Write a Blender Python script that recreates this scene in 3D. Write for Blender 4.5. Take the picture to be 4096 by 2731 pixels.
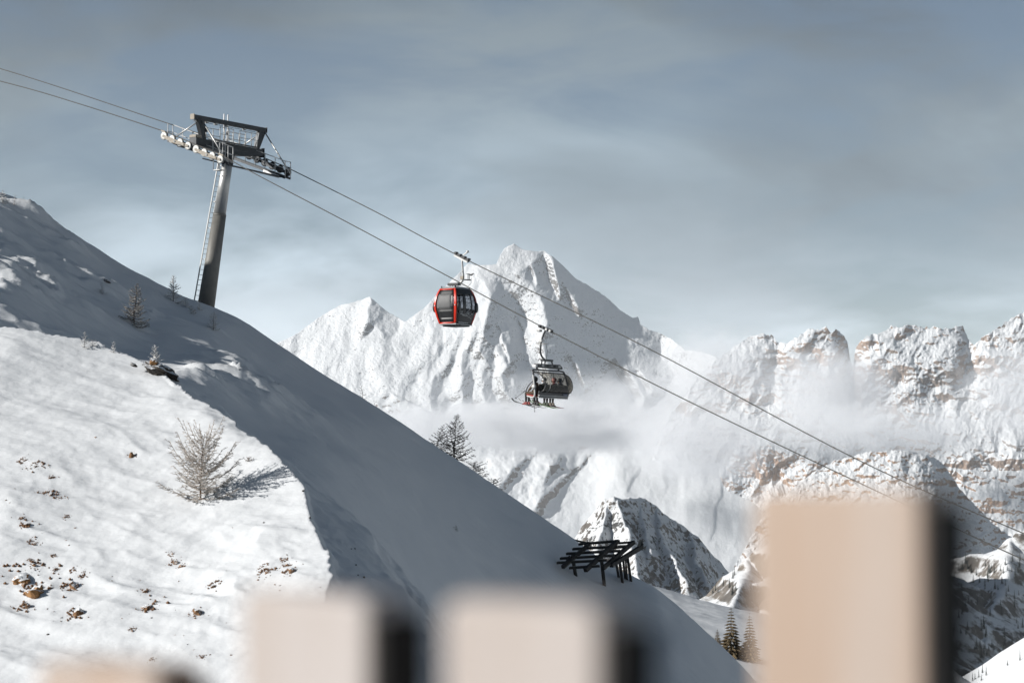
import bpy, bmesh, math, random
import numpy as np
from mathutils import Vector, Matrix
for o in list(bpy.data.objects): bpy.data.objects.remove(o)
SC = bpy.context.scene
COL = SC.collection
RAD = math.radians

# ------------------------------------------------------------------ camera
F = 9635.0                      # focal length in pixels of a 4096 px wide frame (about an 85 mm lens)
PITCH = math.atan(534.5 / F)
cam = bpy.data.cameras.new('camera'); camo = bpy.data.objects.new('camera', cam); COL.objects.link(camo)
camo.location = (0, 0, 0); camo.rotation_euler = (math.pi / 2 + PITCH, 0, 0)
cam.sensor_width = 36.0; cam.lens = 36.0 * F / 4096.0
cam.clip_start = 0.1; cam.clip_end = 60000
cam.dof.use_dof = True; cam.dof.focus_distance = 125.0; cam.dof.aperture_fstop = 3.7
SC.camera = camo

# ------------------------------------------------------------------ light
SUN_EL, SUN_AZ = RAD(23.0), RAD(76.0)       # azimuth measured from straight behind the camera towards the left
LDIR = Vector((-math.sin(SUN_AZ) * math.cos(SUN_EL), -math.cos(SUN_AZ) * math.cos(SUN_EL), math.sin(SUN_EL)))
sun = bpy.data.lights.new('sun', 'SUN'); suno = bpy.data.objects.new('sun', sun); COL.objects.link(suno)
sun.energy = 5.0; sun.angle = RAD(0.5); sun.color = (1.0, 0.975, 0.935)
suno.rotation_euler = LDIR.to_track_quat('Z', 'Y').to_euler(); suno.location = (-40, -20, 60)

def N(nt, t, **kw):
    n = nt.nodes.new(t)
    for k, v in kw.items(): setattr(n, k, v)
    return n
def ramp(nt, stops, interp='LINEAR'):
    n = nt.nodes.new('ShaderNodeValToRGB'); cr = n.color_ramp; cr.interpolation = interp
    while len(cr.elements) < len(stops): cr.elements.new(0.5)
    for e, (p, c) in zip(cr.elements, stops):
        e.position = p; e.color = (c, c, c, 1) if isinstance(c, (int, float)) else (*c, 1)
    return n
def noise(nt, vec, scale, detail=4, rough=0.55, dist=0.0):
    n = nt.nodes.new('ShaderNodeTexNoise'); n.inputs['Scale'].default_value = scale
    n.inputs['Detail'].default_value = detail; n.inputs['Roughness'].default_value = rough
    n.inputs['Distortion'].default_value = dist
    if vec is not None: nt.links.new(vec, n.inputs['Vector'])
    return n.outputs['Fac']
def math_(nt, op, a, b=None, clamp=False):
    n = nt.nodes.new('ShaderNodeMath'); n.operation = op; n.use_clamp = clamp
    for i, v in enumerate((a, b)):
        if v is None: continue
        if isinstance(v, (int, float)): n.inputs[i].default_value = v
        else: nt.links.new(v, n.inputs[i])
    return n.outputs[0]
def mixc(nt, f, a, b):
    n = nt.nodes.new('ShaderNodeMix'); n.data_type = 'RGBA'; n.clamp_factor = True
    if isinstance(f, (int, float)): n.inputs[0].default_value = f
    else: nt.links.new(f, n.inputs[0])
    for i, v in ((6, a), (7, b)):
        if isinstance(v, tuple): n.inputs[i].default_value = (*v, 1)
        else: nt.links.new(v, n.inputs[i])
    return n.outputs[2]

# ------------------------------------------------------------------ sky
W = bpy.data.worlds.new('World'); SC.world = W; W.use_nodes = True
nt = W.node_tree; nt.nodes.clear(); L = nt.links.new
out = N(nt, 'ShaderNodeOutputWorld'); bg = N(nt, 'ShaderNodeBackground')
sky = N(nt, 'ShaderNodeTexSky', sky_type='NISHITA', sun_disc=False)
sky.sun_elevation = SUN_EL
sky.sun_rotation = math.atan2(LDIR.x, LDIR.y)
sky.altitude = 2000; sky.air_density = 1.0; sky.dust_density = 0.3
SKY_STRENGTH = 0.05
tc = N(nt, 'ShaderNodeTexCoord')
sep = N(nt, 'ShaderNodeSeparateXYZ'); L(tc.outputs['Generated'], sep.inputs[0])
# streaky high cloud: the view direction projected on a dome, stretched across and tilted down to the right
mp = N(nt, 'ShaderNodeMapping'); L(tc.outputs['Generated'], mp.inputs['Vector'])
mp.inputs['Rotation'].default_value = (0, RAD(22), 0); mp.inputs['Scale'].default_value = (2.4, 2.4, 5.5)
mp.inputs['Location'].default_value = (0.35, 0.0, 0.6)
n1 = noise(nt, mp.outputs[0], 1.7, 5, 0.5, 0.35)
mp2 = N(nt, 'ShaderNodeMapping'); L(tc.outputs['Generated'], mp2.inputs['Vector'])
mp2.inputs['Rotation'].default_value = (0, RAD(14), 0); mp2.inputs['Scale'].default_value = (4.0, 4.0, 12.0)
mp2.inputs['Location'].default_value = (1.7, 0.4, 2.2)
n2 = noise(nt, mp2.outputs[0], 1.6, 5, 0.55, 0.4)
# elevation: pale veil low down, thicker grey sheet above
elev = sep.outputs[2]
tone = ramp(nt, [(0.0, (0.62, 0.67, 0.70)), (0.055, (0.55, 0.62, 0.67)), (0.085, (0.40, 0.48, 0.54)), (0.12, (0.25, 0.32, 0.375)), (0.165, (0.16, 0.20, 0.23)), (0.25, (0.072, 0.103, 0.128)), (0.5, (0.032, 0.05, 0.067)), (1.0, (0.019, 0.032, 0.045))])
L(elev, tone.inputs[0])
shade = ramp(nt, [(0.36, 0.60), (0.5, 0.96), (0.62, 1.42)]); L(n1, shade.inputs[0])
mul = N(nt, 'ShaderNodeMix', data_type='RGBA', blend_type='MULTIPLY'); mul.inputs[0].default_value = 1
L(tone.outputs[0], mul.inputs[6]); L(shade.outputs[0], mul.inputs[7])
sc_ = N(nt, 'ShaderNodeMix', data_type='RGBA', blend_type='MULTIPLY'); sc_.inputs[0].default_value = 1
L(sky.outputs[0], sc_.inputs[6]); sc_.inputs[7].default_value = (1, 1, 1, 1)
cov = ramp(nt, [(0.40, 0.15), (0.58, 0.97)]); L(n2, cov.inputs[0])
k = N(nt, 'ShaderNodeVectorMath', operation='SCALE'); L(mul.outputs[2], k.inputs[0]); k.inputs['Scale'].default_value = 0.87 / SKY_STRENGTH
L(mixc(nt, cov.outputs[0], sc_.outputs[2], k.outputs[0]), bg.inputs[0])
bg.inputs[1].default_value = SKY_STRENGTH
L(bg.outputs[0], out.inputs[0])

vs = SC.view_settings; vs.view_transform = 'Standard'; vs.look = 'None'; vs.exposure = 0.32; vs.gamma = 1.0; vs.use_curve_mapping = False
SC.render.engine = 'CYCLES'
cy = SC.cycles
cy.use_denoising = True; cy.max_bounces = 6; cy.diffuse_bounces = 1; cy.glossy_bounces = 2; cy.transmission_bounces = 4
cy.transparent_max_bounces = 12; cy.volume_bounces = 3; cy.use_adaptive_sampling = True; cy.adaptive_threshold = 0.02
cy.sample_clamp_indirect = 4.0; cy.caustics_reflective = False; cy.caustics_refractive = False

# ------------------------------------------------------------------ helpers
_UP = Vector((0, -math.sin(PITCH), math.cos(PITCH))); _FW = Vector((0, math.cos(PITCH), math.sin(PITCH)))
def ray(u, v):
    return Vector(((u - 2048) / F, 0, 0)) + _UP * ((1365.5 - v) / F) + _FW
def P(u, v, D):                 # the point D metres in front (world y) that stands in that direction
    d = ray(u, v); return d * (D / d.y)

def _hash(ix, iy, seed):
    h = (ix.astype(np.int64) * 374761393 + iy.astype(np.int64) * 668265263 + seed * 974634777) & 0xFFFFFFFF
    h = ((h ^ (h >> 13)) * 1274126177) & 0xFFFFFFFF
    return ((h ^ (h >> 16)) & 0xFFFF) / 65535.0
def vnoise(x, y, seed=0):
    ix, iy = np.floor(x), np.floor(y); fx, fy = x - ix, y - iy
    fx = fx * fx * fx * (fx * (fx * 6 - 15) + 10); fy = fy * fy * fy * (fy * (fy * 6 - 15) + 10)
    a, b = _hash(ix, iy, seed), _hash(ix + 1, iy, seed); c, d = _hash(ix, iy + 1, seed), _hash(ix + 1, iy + 1, seed)
    return (a + (b - a) * fx) * (1 - fy) + (c + (d - c) * fx) * fy
def fbm(x, y, oct=5, seed=0, gain=0.5, lac=2.03):
    s = np.zeros_like(x); a = 1.0; t = 0.0; ca, sa = 0.8, 0.6
    for i in range(oct):
        s += a * (vnoise(x, y, seed + i * 17) - 0.5); t += a; a *= gain
        x, y = (x * ca - y * sa) * lac + 13.7, (x * sa + y * ca) * lac + 7.3
    return s / t
def ridged(x, y, oct=5, seed=0, gain=0.5, lac=2.03):
    s = np.zeros_like(x); a = 1.0; t = 0.0; ca, sa = 0.8, 0.6
    for i in range(oct):
        s += a * (1 - np.abs(2 * vnoise(x, y, seed + i * 17) - 1)); t += a; a *= gain
        x, y = (x * ca - y * sa) * lac + 13.7, (x * sa + y * ca) * lac + 7.3
    return s / t
def sstep(a, b, x):
    t = np.clip((x - a) / (b - a), 0, 1); return t * t * (3 - 2 * t)

def grid_mesh(name, X, Y, Z, mat, smooth=True, keep=None):
    r, c = X.shape
    me = bpy.data.meshes.new(name)
    co = np.stack([X, Y, Z], -1).reshape(-1, 3).astype(np.float32)
    i = np.arange(r * c).reshape(r, c)
    q = np.stack([i[:-1, :-1], i[:-1, 1:], i[1:, 1:], i[1:, :-1]], -1).reshape(-1, 4)
    if keep is not None:
        kq = (keep[:-1, :-1] | keep[:-1, 1:] | keep[1:, 1:] | keep[1:, :-1]).reshape(-1)
        q = q[kq]
        used = np.unique(q); remap = np.full(r * c, -1); remap[used] = np.arange(len(used)); q = remap[q]; co = co[used]
    me.vertices.add(len(co)); me.vertices.foreach_set('co', co.ravel())
    me.loops.add(q.size); me.loops.foreach_set('vertex_index', q.ravel().astype(np.int32))
    me.polygons.add(len(q)); me.polygons.foreach_set('loop_start', np.arange(0, q.size, 4, dtype=np.int32))
    me.polygons.foreach_set('use_smooth', np.full(len(q), smooth))
    me.update(); me.validate(); me.materials.append(mat)
    o = bpy.data.objects.new(name, me); COL.objects.link(o); o['kind'] = 'structure'
    return o

class TPS:                      # thin plate surface z(x, y) through control points
    def __init__(s, pts):
        p = np.array([[q[0], q[1]] for q in pts], float); z = np.array([q[2] for q in pts], float); n = len(p)
        s.m = p.mean(0); s.k = p.std() ; p = (p - s.m) / s.k; s.p = p
        A = np.zeros((n + 3, n + 3)); A[:n, :n] = s.U(np.linalg.norm(p[:, None] - p[None], axis=-1)) + np.eye(n) * 1e-3
        A[:n, n] = 1; A[:n, n + 1:] = p; A[n, :n] = 1; A[n + 1:, :n] = p.T
        s.w = np.linalg.solve(A, np.concatenate([z, np.zeros(3)]))
    @staticmethod
    def U(r): return np.where(r > 1e-9, r * r * np.log(np.maximum(r, 1e-9)), 0.0)
    def __call__(s, X, Y):
        x = (X - s.m[0]) / s.k; y = (Y - s.m[1]) / s.k
        z = s.w[-3] + s.w[-2] * x + s.w[-1] * y
        for (a, b), w in zip(s.p, s.w[:-3]): z = z + w * s.U(np.hypot(x - a, y - b))
        return z

# ------------------------------------------------------------------ materials
MAT = {}
def new_mat(name):
    m = bpy.data.materials.new(name); m.use_nodes = True; nt = m.node_tree; nt.nodes.clear()
    o = N(nt, 'ShaderNodeOutputMaterial'); b = N(nt, 'ShaderNodeBsdfPrincipled'); nt.links.new(b.outputs[0], o.inputs[0])
    MAT[name] = m; return m, nt, b
def simple(name, col, rough=0.6, metal=0.0, var=0.15, scale=6.0, bump=0.0, spec=0.5):
    m, nt, b = new_mat(name)
    tc = N(nt, 'ShaderNodeTexCoord'); f = noise(nt, tc.outputs['Object'], scale, 5, 0.6)
    lo = tuple(max(0, c * (1 - var)) for c in col); hi = tuple(min(1, c * (1 + var)) for c in col)
    r = ramp(nt, [(0.3, lo), (0.7, hi)]); nt.links.new(f, r.inputs[0]); nt.links.new(r.outputs[0], b.inputs['Base Color'])
    b.inputs['Roughness'].default_value = rough; b.inputs['Metallic'].default_value = metal
    b.inputs['Specular IOR Level'].default_value = spec
    if bump:
        bn = N(nt, 'ShaderNodeBump'); bn.inputs['Strength'].default_value = bump; bn.inputs['Distance'].default_value = 0.02
        nt.links.new(f, bn.inputs['Height']); nt.links.new(bn.outputs[0], b.inputs['Normal'])
    return m
SNOW = (0.70, 0.715, 0.73)
def snow_mat(name, s1, s2, amp1, amp2, stretch=(1, 1, 1), streak=None):
    m, nt, b = new_mat(name)
    geo = N(nt, 'ShaderNodeNewGeometry'); mp = N(nt, 'ShaderNodeMapping'); mp.inputs['Scale'].default_value = stretch
    nt.links.new(geo.outputs['Position'], mp.inputs['Vector'])
    a = noise(nt, mp.outputs[0], s1, 6, 0.6); c = noise(nt, mp.outputs[0], s2, 3, 0.5)
    h = math_(nt, 'ADD', math_(nt, 'MULTIPLY', a, amp1), math_(nt, 'MULTIPLY', c, amp2))
    bn = N(nt, 'ShaderNodeBump'); bn.inputs['Strength'].default_value = 1.0; bn.inputs['Distance'].default_value = 1.0
    nt.links.new(h, bn.inputs['Height']); nt.links.new(bn.outputs[0], b.inputs['Normal'])
    b.inputs['Base Color'].default_value = (*SNOW, 1)
    b.inputs['Roughness'].default_value = 0.75; b.inputs['Specular IOR Level'].default_value = 0.25
    return m
def alpine_mat(name, rock_a, rock_b, lo, hi, nscale, detail_scale, strata=0.0, tilt=0.0, wobble=0.25, bump=1.0, snowdust=0.35, sw=0.9):
    # snow wherever it can lie, rock where the surface is too steep for it
    m, nt, b = new_mat(name); L = nt.links.new
    geo = N(nt, 'ShaderNodeNewGeometry')
    sp = N(nt, 'ShaderNodeSeparateXYZ'); L(geo.outputs['Normal'], sp.inputs[0])
    pos = geo.outputs['Position']
    n1 = noise(nt, pos, nscale, 6, 0.65); n2 = noise(nt, pos, detail_scale, 5, 0.7)
    sl = math_(nt, 'ADD', sp.outputs[2], math_(nt, 'MULTIPLY', math_(nt, 'SUBTRACT', n1, 0.5), wobble * 2))
    sl = math_(nt, 'ADD', sl, math_(nt, 'MULTIPLY', math_(nt, 'SUBTRACT', n2, 0.5), snowdust * 2))
    if strata:
        mp = N(nt, 'ShaderNodeMapping'); mp.inputs['Rotation'].default_value = (0, tilt, 0); mp.inputs['Scale'].default_value = (0.05, 0.05, 1.0)
        L(pos, mp.inputs['Vector']); s = noise(nt, mp.outputs[0], strata, 4, 0.7)
        sl = math_(nt, 'ADD', sl, math_(nt, 'MULTIPLY', math_(nt, 'SUBTRACT', s, 0.5), sw))
    r = ramp(nt, [(lo, 1.0), (hi, 0.0)]); L(sl, r.inputs[0])
    rc = mixc(nt, math_(nt, 'MULTIPLY', math_(nt, 'SUBTRACT', noise(nt, pos, nscale * 0.4, 4, 0.6), 0.36), 4.0, True), rock_a, rock_b)
    rc2 = N(nt, 'ShaderNodeMix', data_type='RGBA', blend_type='MULTIPLY'); rc2.inputs[0].default_value = 0.8
    L(rc, rc2.inputs[6]); rr = ramp(nt, [(0.3, 0.35), (0.65, 1.15)]); L(n2, rr.inputs[0]); L(rr.outputs[0], rc2.inputs[7])
    L(mixc(nt, r.outputs[0], SNOW, rc2.outputs[2]), b.inputs['Base Color'])
    bn = N(nt, 'ShaderNodeBump'); bn.inputs['Strength'].default_value = 1.0; bn.inputs['Distance'].default_value = bump
    L(n2, bn.inputs['Height']); L(bn.outputs[0], b.inputs['Normal'])
    b.inputs['Roughness'].default_value = 0.8; b.inputs['Specular IOR Level'].default_value = 0.2
    return m
snow_mat('snow_hill', 0.8, 7.0, 0.11, 0.012, (0.45, 1.7, 1.0))
snow_mat('snow_bank', 1.3, 11.0, 0.06, 0.005, (0.6, 1.2, 1.0))
snow_mat('snow_far', 0.02, 0.1, 4.0, 0.6)
alpine_mat('peak_rock', (0.13, 0.128, 0.125), (0.22, 0.20, 0.185), 0.33, 0.40, 0.02, 0.24, wobble=0.22, bump=2.2, snowdust=0.72)
alpine_mat('flank_rock', (0.17, 0.155, 0.14), (0.30, 0.24, 0.20), 0.26, 0.36, 0.02, 0.16, wobble=0.15, bump=1.0, snowdust=0.4)
alpine_mat('dolomite', (0.25, 0.21, 0.185), (0.46, 0.31, 0.22), 0.36, 0.47, 0.012, 0.25, strata=0.2, tilt=RAD(-5), wobble=0.10, bump=1.5, snowdust=0.35, sw=0.25)
alpine_mat('knob_rock', (0.075, 0.074, 0.073), (0.22, 0.185, 0.155), 0.50, 0.58, 0.06, 0.30, strata=0.12, tilt=RAD(20), wobble=0.35, bump=1.2, snowdust=0.75)
alpine_mat('forest_rock', (0.09, 0.088, 0.085), (0.19, 0.165, 0.14), 0.62, 0.78, 0.02, 0.12, strata=0.03, tilt=RAD(25), wobble=0.30, bump=1.2, snowdust=0.5)
# ================================================================== the setting: snow slopes and mountains
# --- the long shaded hillside that carries the lift tower
RIDGE_D = 141.0
_sil = [(0, 787), (104, 818), (313, 958), (522, 1088), (766, 1216), (853, 1243), (975, 1297), (1115, 1393), (1324, 1532), (1567, 1680),
        (1881, 1881), (2090, 2020), (2299, 2159), (2420, 2250), (2530, 2305), (2612, 2342), (2717, 2430), (2856, 2560), (2960, 2664), (3100, 2810), (3400, 3150), (3900, 3700)]
_pts = [P(u, v, RIDGE_D) for u, v in _sil]
_rx = np.array([-90.0, -40.0, -35.0] + [p.x for p in _pts]); _rz = np.array([_pts[0].z + 2.6, _pts[0].z + 2.4, _pts[0].z + 1.7] + [p.z for p in _pts])
def _smooth_interp(x, xs, zs, w=0.45):
    return (np.interp(x - w, xs, zs) + 2 * np.interp(x, xs, zs) + np.interp(x + w, xs, zs)) / 4
# wind-scoured bumps that stand out of the shade: (u, v, size across, size in depth, height)
def hill_base(X, Y):
    s = RIDGE_D - Y
    f = _smooth_interp(X, _rx, _rz)
    q = np.clip(0.17 - 0.005 * (X + 13), 0.08, 0.27) + 0.27 * sstep(-10.0, 4.0, X)
    front = -q * s
    back = 0.75 * s
    k = 1.2
    h = -k * np.log(np.exp(-front / k) + np.exp(-back / k)) + k * 0.55 if np.isscalar(s) else -k * np.logaddexp(-front / k, -back / k) + k * 0.69
    return f + h
SCOUR = []
def hill_z(X, Y):
    X = np.asarray(X, float); Y = np.asarray(Y, float)
    z = hill_base(X, Y)
    fade = sstep(0.2, 5.0, RIDGE_D - Y)
    z = z + fade * (0.7 * fbm(X * 0.09, Y * 0.05, 3, 5) + 0.42 * fbm(X * 0.3, Y * 0.22, 4, 9))
    z = z + (1 - fade) * (0.16 * fbm(X * 0.45, Y * 0.1, 3, 13) + 0.07 * fbm(X * 1.7, Y * 0.3, 3, 14))
    z = z + 0.03 * fbm(X * 1.1, Y * 2.0, 4, 21)
    z = z + 0.8 * sstep(-16, -24, X) * sstep(4.0, 12, RIDGE_D - Y) * (ridged(X * 0.22, Y * 0.30, 3, 33) - 0.5)
    for (cx, cy, ax, ay, hh) in SCOUR:
        g = np.exp(-(((X - cx) / ax) ** 2 + ((Y - cy) / ay) ** 2))
        z = z + sstep(0.5, 4.0, RIDGE_D - Y) * g * hh * (0.2 + 0.9 * ridged(X * 0.55, Y * 1.3, 4, 31))
    # unseen crest added west of the picture, shaped to shade most of the slope
    w = Y - 0.249 * (X + 18)
    gap = np.zeros_like(w)
    for c, r, dp in CREST_SUN_GAPS: gap = np.maximum(gap, dp * np.exp(-((w - c) / r) ** 2))
    crest = np.exp(-((X + 46) / 5.5) ** 2) * (1 - gap) * (9.0 + 3.5 * sstep(112, 100, w) + 1.8 * fbm(Y * 0.25, X * 0.1, 3, 8)) * sstep(58, 72, Y)
    return z + crest
CREST_SUN_GAPS = [(143.0, 3.4, 0.36), (136.0, 1.9, 0.9), (130.0, 1.1, 0.8), (124.4, 1.6, 0.9), (121.0, 0.8, 0.6), (118.0, 1.4, 0.8), (113.4, 1.3, 0.8)]  # gaps in the unseen crest, placed so sun patches reach the slope
def hit(func, u, v, d0, d1, n=1600):
    """nearest point of a height function seen in that direction"""
    d = ray(u, v); D = np.linspace(d0, d1, n); z = func(D * d.x / d.y, D); zr = D * d.z / d.y
    i = np.argmax(z >= zr)
    if z[i] < zr[i]: i = n - 1
    return Vector((float(D[i] * d.x / d.y), float(D[i]), float(z[i])))
for (u, v, ax, ay, hh) in [(60, 880, 3.0, 2.4, 0.35), (120, 880, 1.2, 1.7, 0.75), (215, 940, 1.2, 1.6, 0.75), (310, 1005, 1.2, 1.5, 0.7), (40, 980, 2.0, 1.4, 0.6), (110, 1080, 1.6, 1.8, 0.9), (60, 1200, 2.4, 3.0, 1.2), (420, 1180, 3.2, 2.0, 0.9),
                           (260, 1240, 3.0, 2.0, 0.9), (1010, 1580, 2.4, 3.0, 1.3), (820, 1560, 1.4, 1.8, 1.0), (1180, 1640, 1.4, 1.2, 0.8), (960, 1490, 1.6, 1.6, 0.8), (535, 1310, 0.7, 0.8, 0.5), (855, 1325, 0.6, 0.7, 0.4)]:
    p = hit(hill_base, u, v, 75, 141); SCOUR.append((p.x, p.y, ax, ay, hh))
xs = np.concatenate([np.linspace(-80, -34, 130, endpoint=False), np.linspace(-34, 16, 380, endpoint=False), np.linspace(16, 40, 60)])
ys = np.concatenate([np.linspace(52, 84, 70, endpoint=False), np.linspace(84, 146, 420, endpoint=False), np.linspace(146, 200, 60)])
X, Y = np.meshgrid(xs, ys)
grid_mesh('snow_hillside', X, Y, hill_z(X, Y), MAT['snow_hill'])

# --- the nearer bank on the left, in the sun
_bank = TPS([tuple(P(*t)) for t in [(0, 1318, 60), (380, 1378, 59.5), (640, 1462, 58.5), (850, 1650, 55.5), (1060, 1800, 53), (1200, 1960, 51), (1290, 2200, 48.5), (1312, 2400, 46.5), (1340, 2731, 44),
        (0, 1800, 54), (0, 2300, 49.5), (0, 2731, 46), (600, 1800, 54), (600, 2300, 49), (600, 2731, 45.5), (1000, 2200, 49), (1000, 2600, 45.8), (-800, 1320, 61.5), (-800, 2731, 47), (600, 3600, 40), (1300, 3600, 39), (-800, 3600, 41)]])
_edge = np.array([[-60, 63], [-25, 62]] + [list(P(*t))[:2] for t in [(0, 1318, 60), (380, 1378, 59.5), (640, 1462, 58.5), (760, 1560, 57), (850, 1655, 55.6), (960, 1740, 54.2), (1060, 1800, 53), (1140, 1880, 52), (1200, 1960, 51), (1225, 2040, 50.2), (1240, 2090, 49.7),
        (1285, 2160, 48.9), (1300, 2230, 48.2), (1312, 2300, 47.4), (1308, 2400, 46.5), (1340, 2731, 44), (1360, 3600, 39)]] + [[-2.0, 30], [-1.5, 20]])
def _edge_dist(X, Y):
    best = np.full(X.shape, 1e9); sg = np.zeros(X.shape); qx = np.zeros(X.shape); qy = np.zeros(X.shape)
    for (x0, y0), (x1, y1) in zip(_edge[:-1], _edge[1:]):
        dx, dy = x1 - x0, y1 - y0; t = np.clip(((X - x0) * dx + (Y - y0) * dy) / (dx * dx + dy * dy), 0, 1)
        ex, ey = x0 + t * dx, y0 + t * dy; d = np.hypot(X - ex, Y - ey)
        c = dx * (Y - y0) - dy * (X - x0); m = d < best
        best = np.where(m, d, best); sg = np.where(m, np.sign(c), sg); qx = np.where(m, ex, qx); qy = np.where(m, ey, qy)
    return best * sg, qx, qy          # positive beyond the edge (away and to the right)
BANK_LUMPS = []
def bank_z(X, Y):
    X = np.asarray(X, float); Y = np.asarray(Y, float); shp = X.shape
    X1, Y1 = np.atleast_1d(X), np.atleast_1d(Y)
    wob = 0.42 * fbm(X1 * 1.2, Y1 * 1.2, 4, 77, 0.6) + 0.45 * fbm(X1 * 0.35, Y1 * 0.35, 2, 78)
    d, ex, ey = _edge_dist(X1, Y1); d = d + wob
    lipz = _bank(np.where(d > 0, ex, X1), np.where(d > 0, ey, Y1))
    left = sstep(-7.0, -9.5, ex)                          # the far crest on the left rolls over more softly
    dd = np.maximum(d, 0)
    lip = 0.16 * sstep(0, 0.16, dd) * (1 - left)
    drop = lip + (0.50 + 0.1 * left) * dd + 0.55 * np.maximum(dd - 1.6, 0)
    z = lipz - drop
    inside = sstep(0.15, -0.6, d)
    z = z + inside * (0.55 * fbm(X1 * 0.16, Y1 * 0.2, 3, 3))
    # wind ripples and drifts running down to the right
    a = X1 * 0.62 + Y1 * 0.78; b = -X1 * 0.78 + Y1 * 0.62
    dr = (X1 * 0.86 - Y1 * 0.50) * 0.33; dc = (X1 * 0.50 + Y1 * 0.86) * 1.25; dw = 0.6 * fbm(X1 * 0.3, Y1 * 0.3, 2, 46)
    z = z + inside * 0.17 * (ridged(dr + dw, dc + dw, 4, 45, 0.45) - 0.5) * (0.25 + 1.1 * vnoise(X1 * 0.22, Y1 * 0.25, 47))
    z = z + inside * (0.16 * fbm(X1 * 0.45, Y1 * 0.75, 4, 41) + 0.06 * ridged(X1 * 0.7, Y1 * 2.2, 4, 43) * (0.3 + 1.2 * vnoise(X1 * 0.2, Y1 * 0.2, 5)))
    z = z + 0.018 * fbm(X1 * 4, Y1 * 5, 4, 51)
    for (cx, cy, r, hh) in BANK_LUMPS:
        z = z + hh * np.exp(-((X1 - cx) ** 2 + (Y1 - cy) ** 2) / (r * r))
    return z.reshape(shp) if shp else float(z[0])
xs = np.concatenate([np.linspace(-45, -14, 80, endpoint=False), np.linspace(-14, -1.5, 330, endpoint=False), np.linspace(-1.5, 12, 50)])
ys = np.concatenate([np.linspace(20, 42, 60, endpoint=False), np.linspace(42, 63, 420, endpoint=False), np.linspace(63, 85, 40)])
X, Y = np.meshgrid(xs, ys)
grid_mesh('snow_bank', X, Y, bank_z(X, Y), MAT['snow_bank'])

# --- the terrace the photographer stands on, falling away beyond the fence
xs = np.linspace(-40, 40, 120); ys = np.linspace(-30, 34, 110); X, Y = np.meshgrid(xs, ys)
simple('low_bounce_ground', (0.06, 0.052, 0.046), 0.9, 0, 0.3, 3.0)  # unseen ground, coloured dark to cut light bounced onto the pickets
grid_mesh('terrace', X, Y, -1.62 - 0.5 * sstep(2.5, 7, Y) - 0.62 * np.maximum(Y - 5.5, 0) + 0.06 * fbm(X * 0.7, Y * 0.7, 4, 2), MAT['low_bounce_ground'])

# --- valley floor out to the horizon
xs = np.linspace(-13000, 13000, 90); ys = np.linspace(-6000, 13000, 90); X, Y = np.meshgrid(xs, ys)
grid_mesh('valley_floor', X, Y, -520 + 60 * fbm(X / 3000, Y / 3000, 4, 8), MAT['snow_far'])

# --- ridge-built mountains
def poly_ridge(pts, s, warp=0):
    q = [P(*t) for t in pts]
    return [(a.x, a.y, a.z, b.x, b.y, b.z, s) for a, b in zip(q[:-1], q[1:])]
def ribs(segs, every, length, drop, s, seed, side=(-1, 1), jitter=0.5, only_front=True):
    rnd = random.Random(seed); outl = []
    for (x0, y0, z0, x1, y1, z1, _) in segs:
        L_ = math.hypot(x1 - x0, y1 - y0)
        n = max(1, int(L_ / every + rnd.random()))
        for i in range(n):
            t = (i + rnd.uniform(0.2, 0.8)) / n; x, y, z = x0 + t * (x1 - x0), y0 + t * (y1 - y0), z0 + t * (z1 - z0)
            for sd in side:
                nx, ny = -(y1 - y0) / (L_ + 1e-6) * sd, (x1 - x0) / (L_ + 1e-6) * sd
                if only_front and ny > 0.75: continue
                an = rnd.uniform(-jitter, jitter); ca, sa = math.cos(an), math.sin(an); nx, ny = nx * ca - ny * sa, nx * sa + ny * ca
                ln = length * rnd.uniform(0.5, 1.2); px, py, pz = x, y, z - 2
                for k in range(3):
                    l = ln / 3; an = rnd.uniform(-0.35, 0.35); ca, sa = math.cos(an), math.sin(an); mx, my = nx * ca - ny * sa, nx * sa + ny * ca
                    qx, qy, qz = px + mx * l, py + my * l, pz - l * drop * rnd.uniform(0.9, 1.15)
                    outl.append((px, py, pz, qx, qy, qz, s)); px, py, pz = qx, qy, qz
    return outl
def ridge_height(X, Y, segs, rnd_w=4.0, floor=-1e9):
    H = np.full(X.shape, float(floor))
    for g_ in segs:
        x0, y0, z0, x1, y1, z1, s = g_[:7]
        dx, dy = x1 - x0, y1 - y0; t = np.clip(((X - x0) * dx + (Y - y0) * dy) / (dx * dx + dy * dy + 1e-9), 0, 1)
        d = np.sqrt((X - x0 - t * dx) ** 2 + (Y - y0 - t * dy) ** 2 + rnd_w * rnd_w) - rnd_w
        if len(g_) > 7: s = np.where(dx * (Y - y0) - dy * (X - x0) > 0, g_[7], s)
        np.maximum(H, z0 + t * (z1 - z0) - s * d, out=H)
    return H

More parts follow.
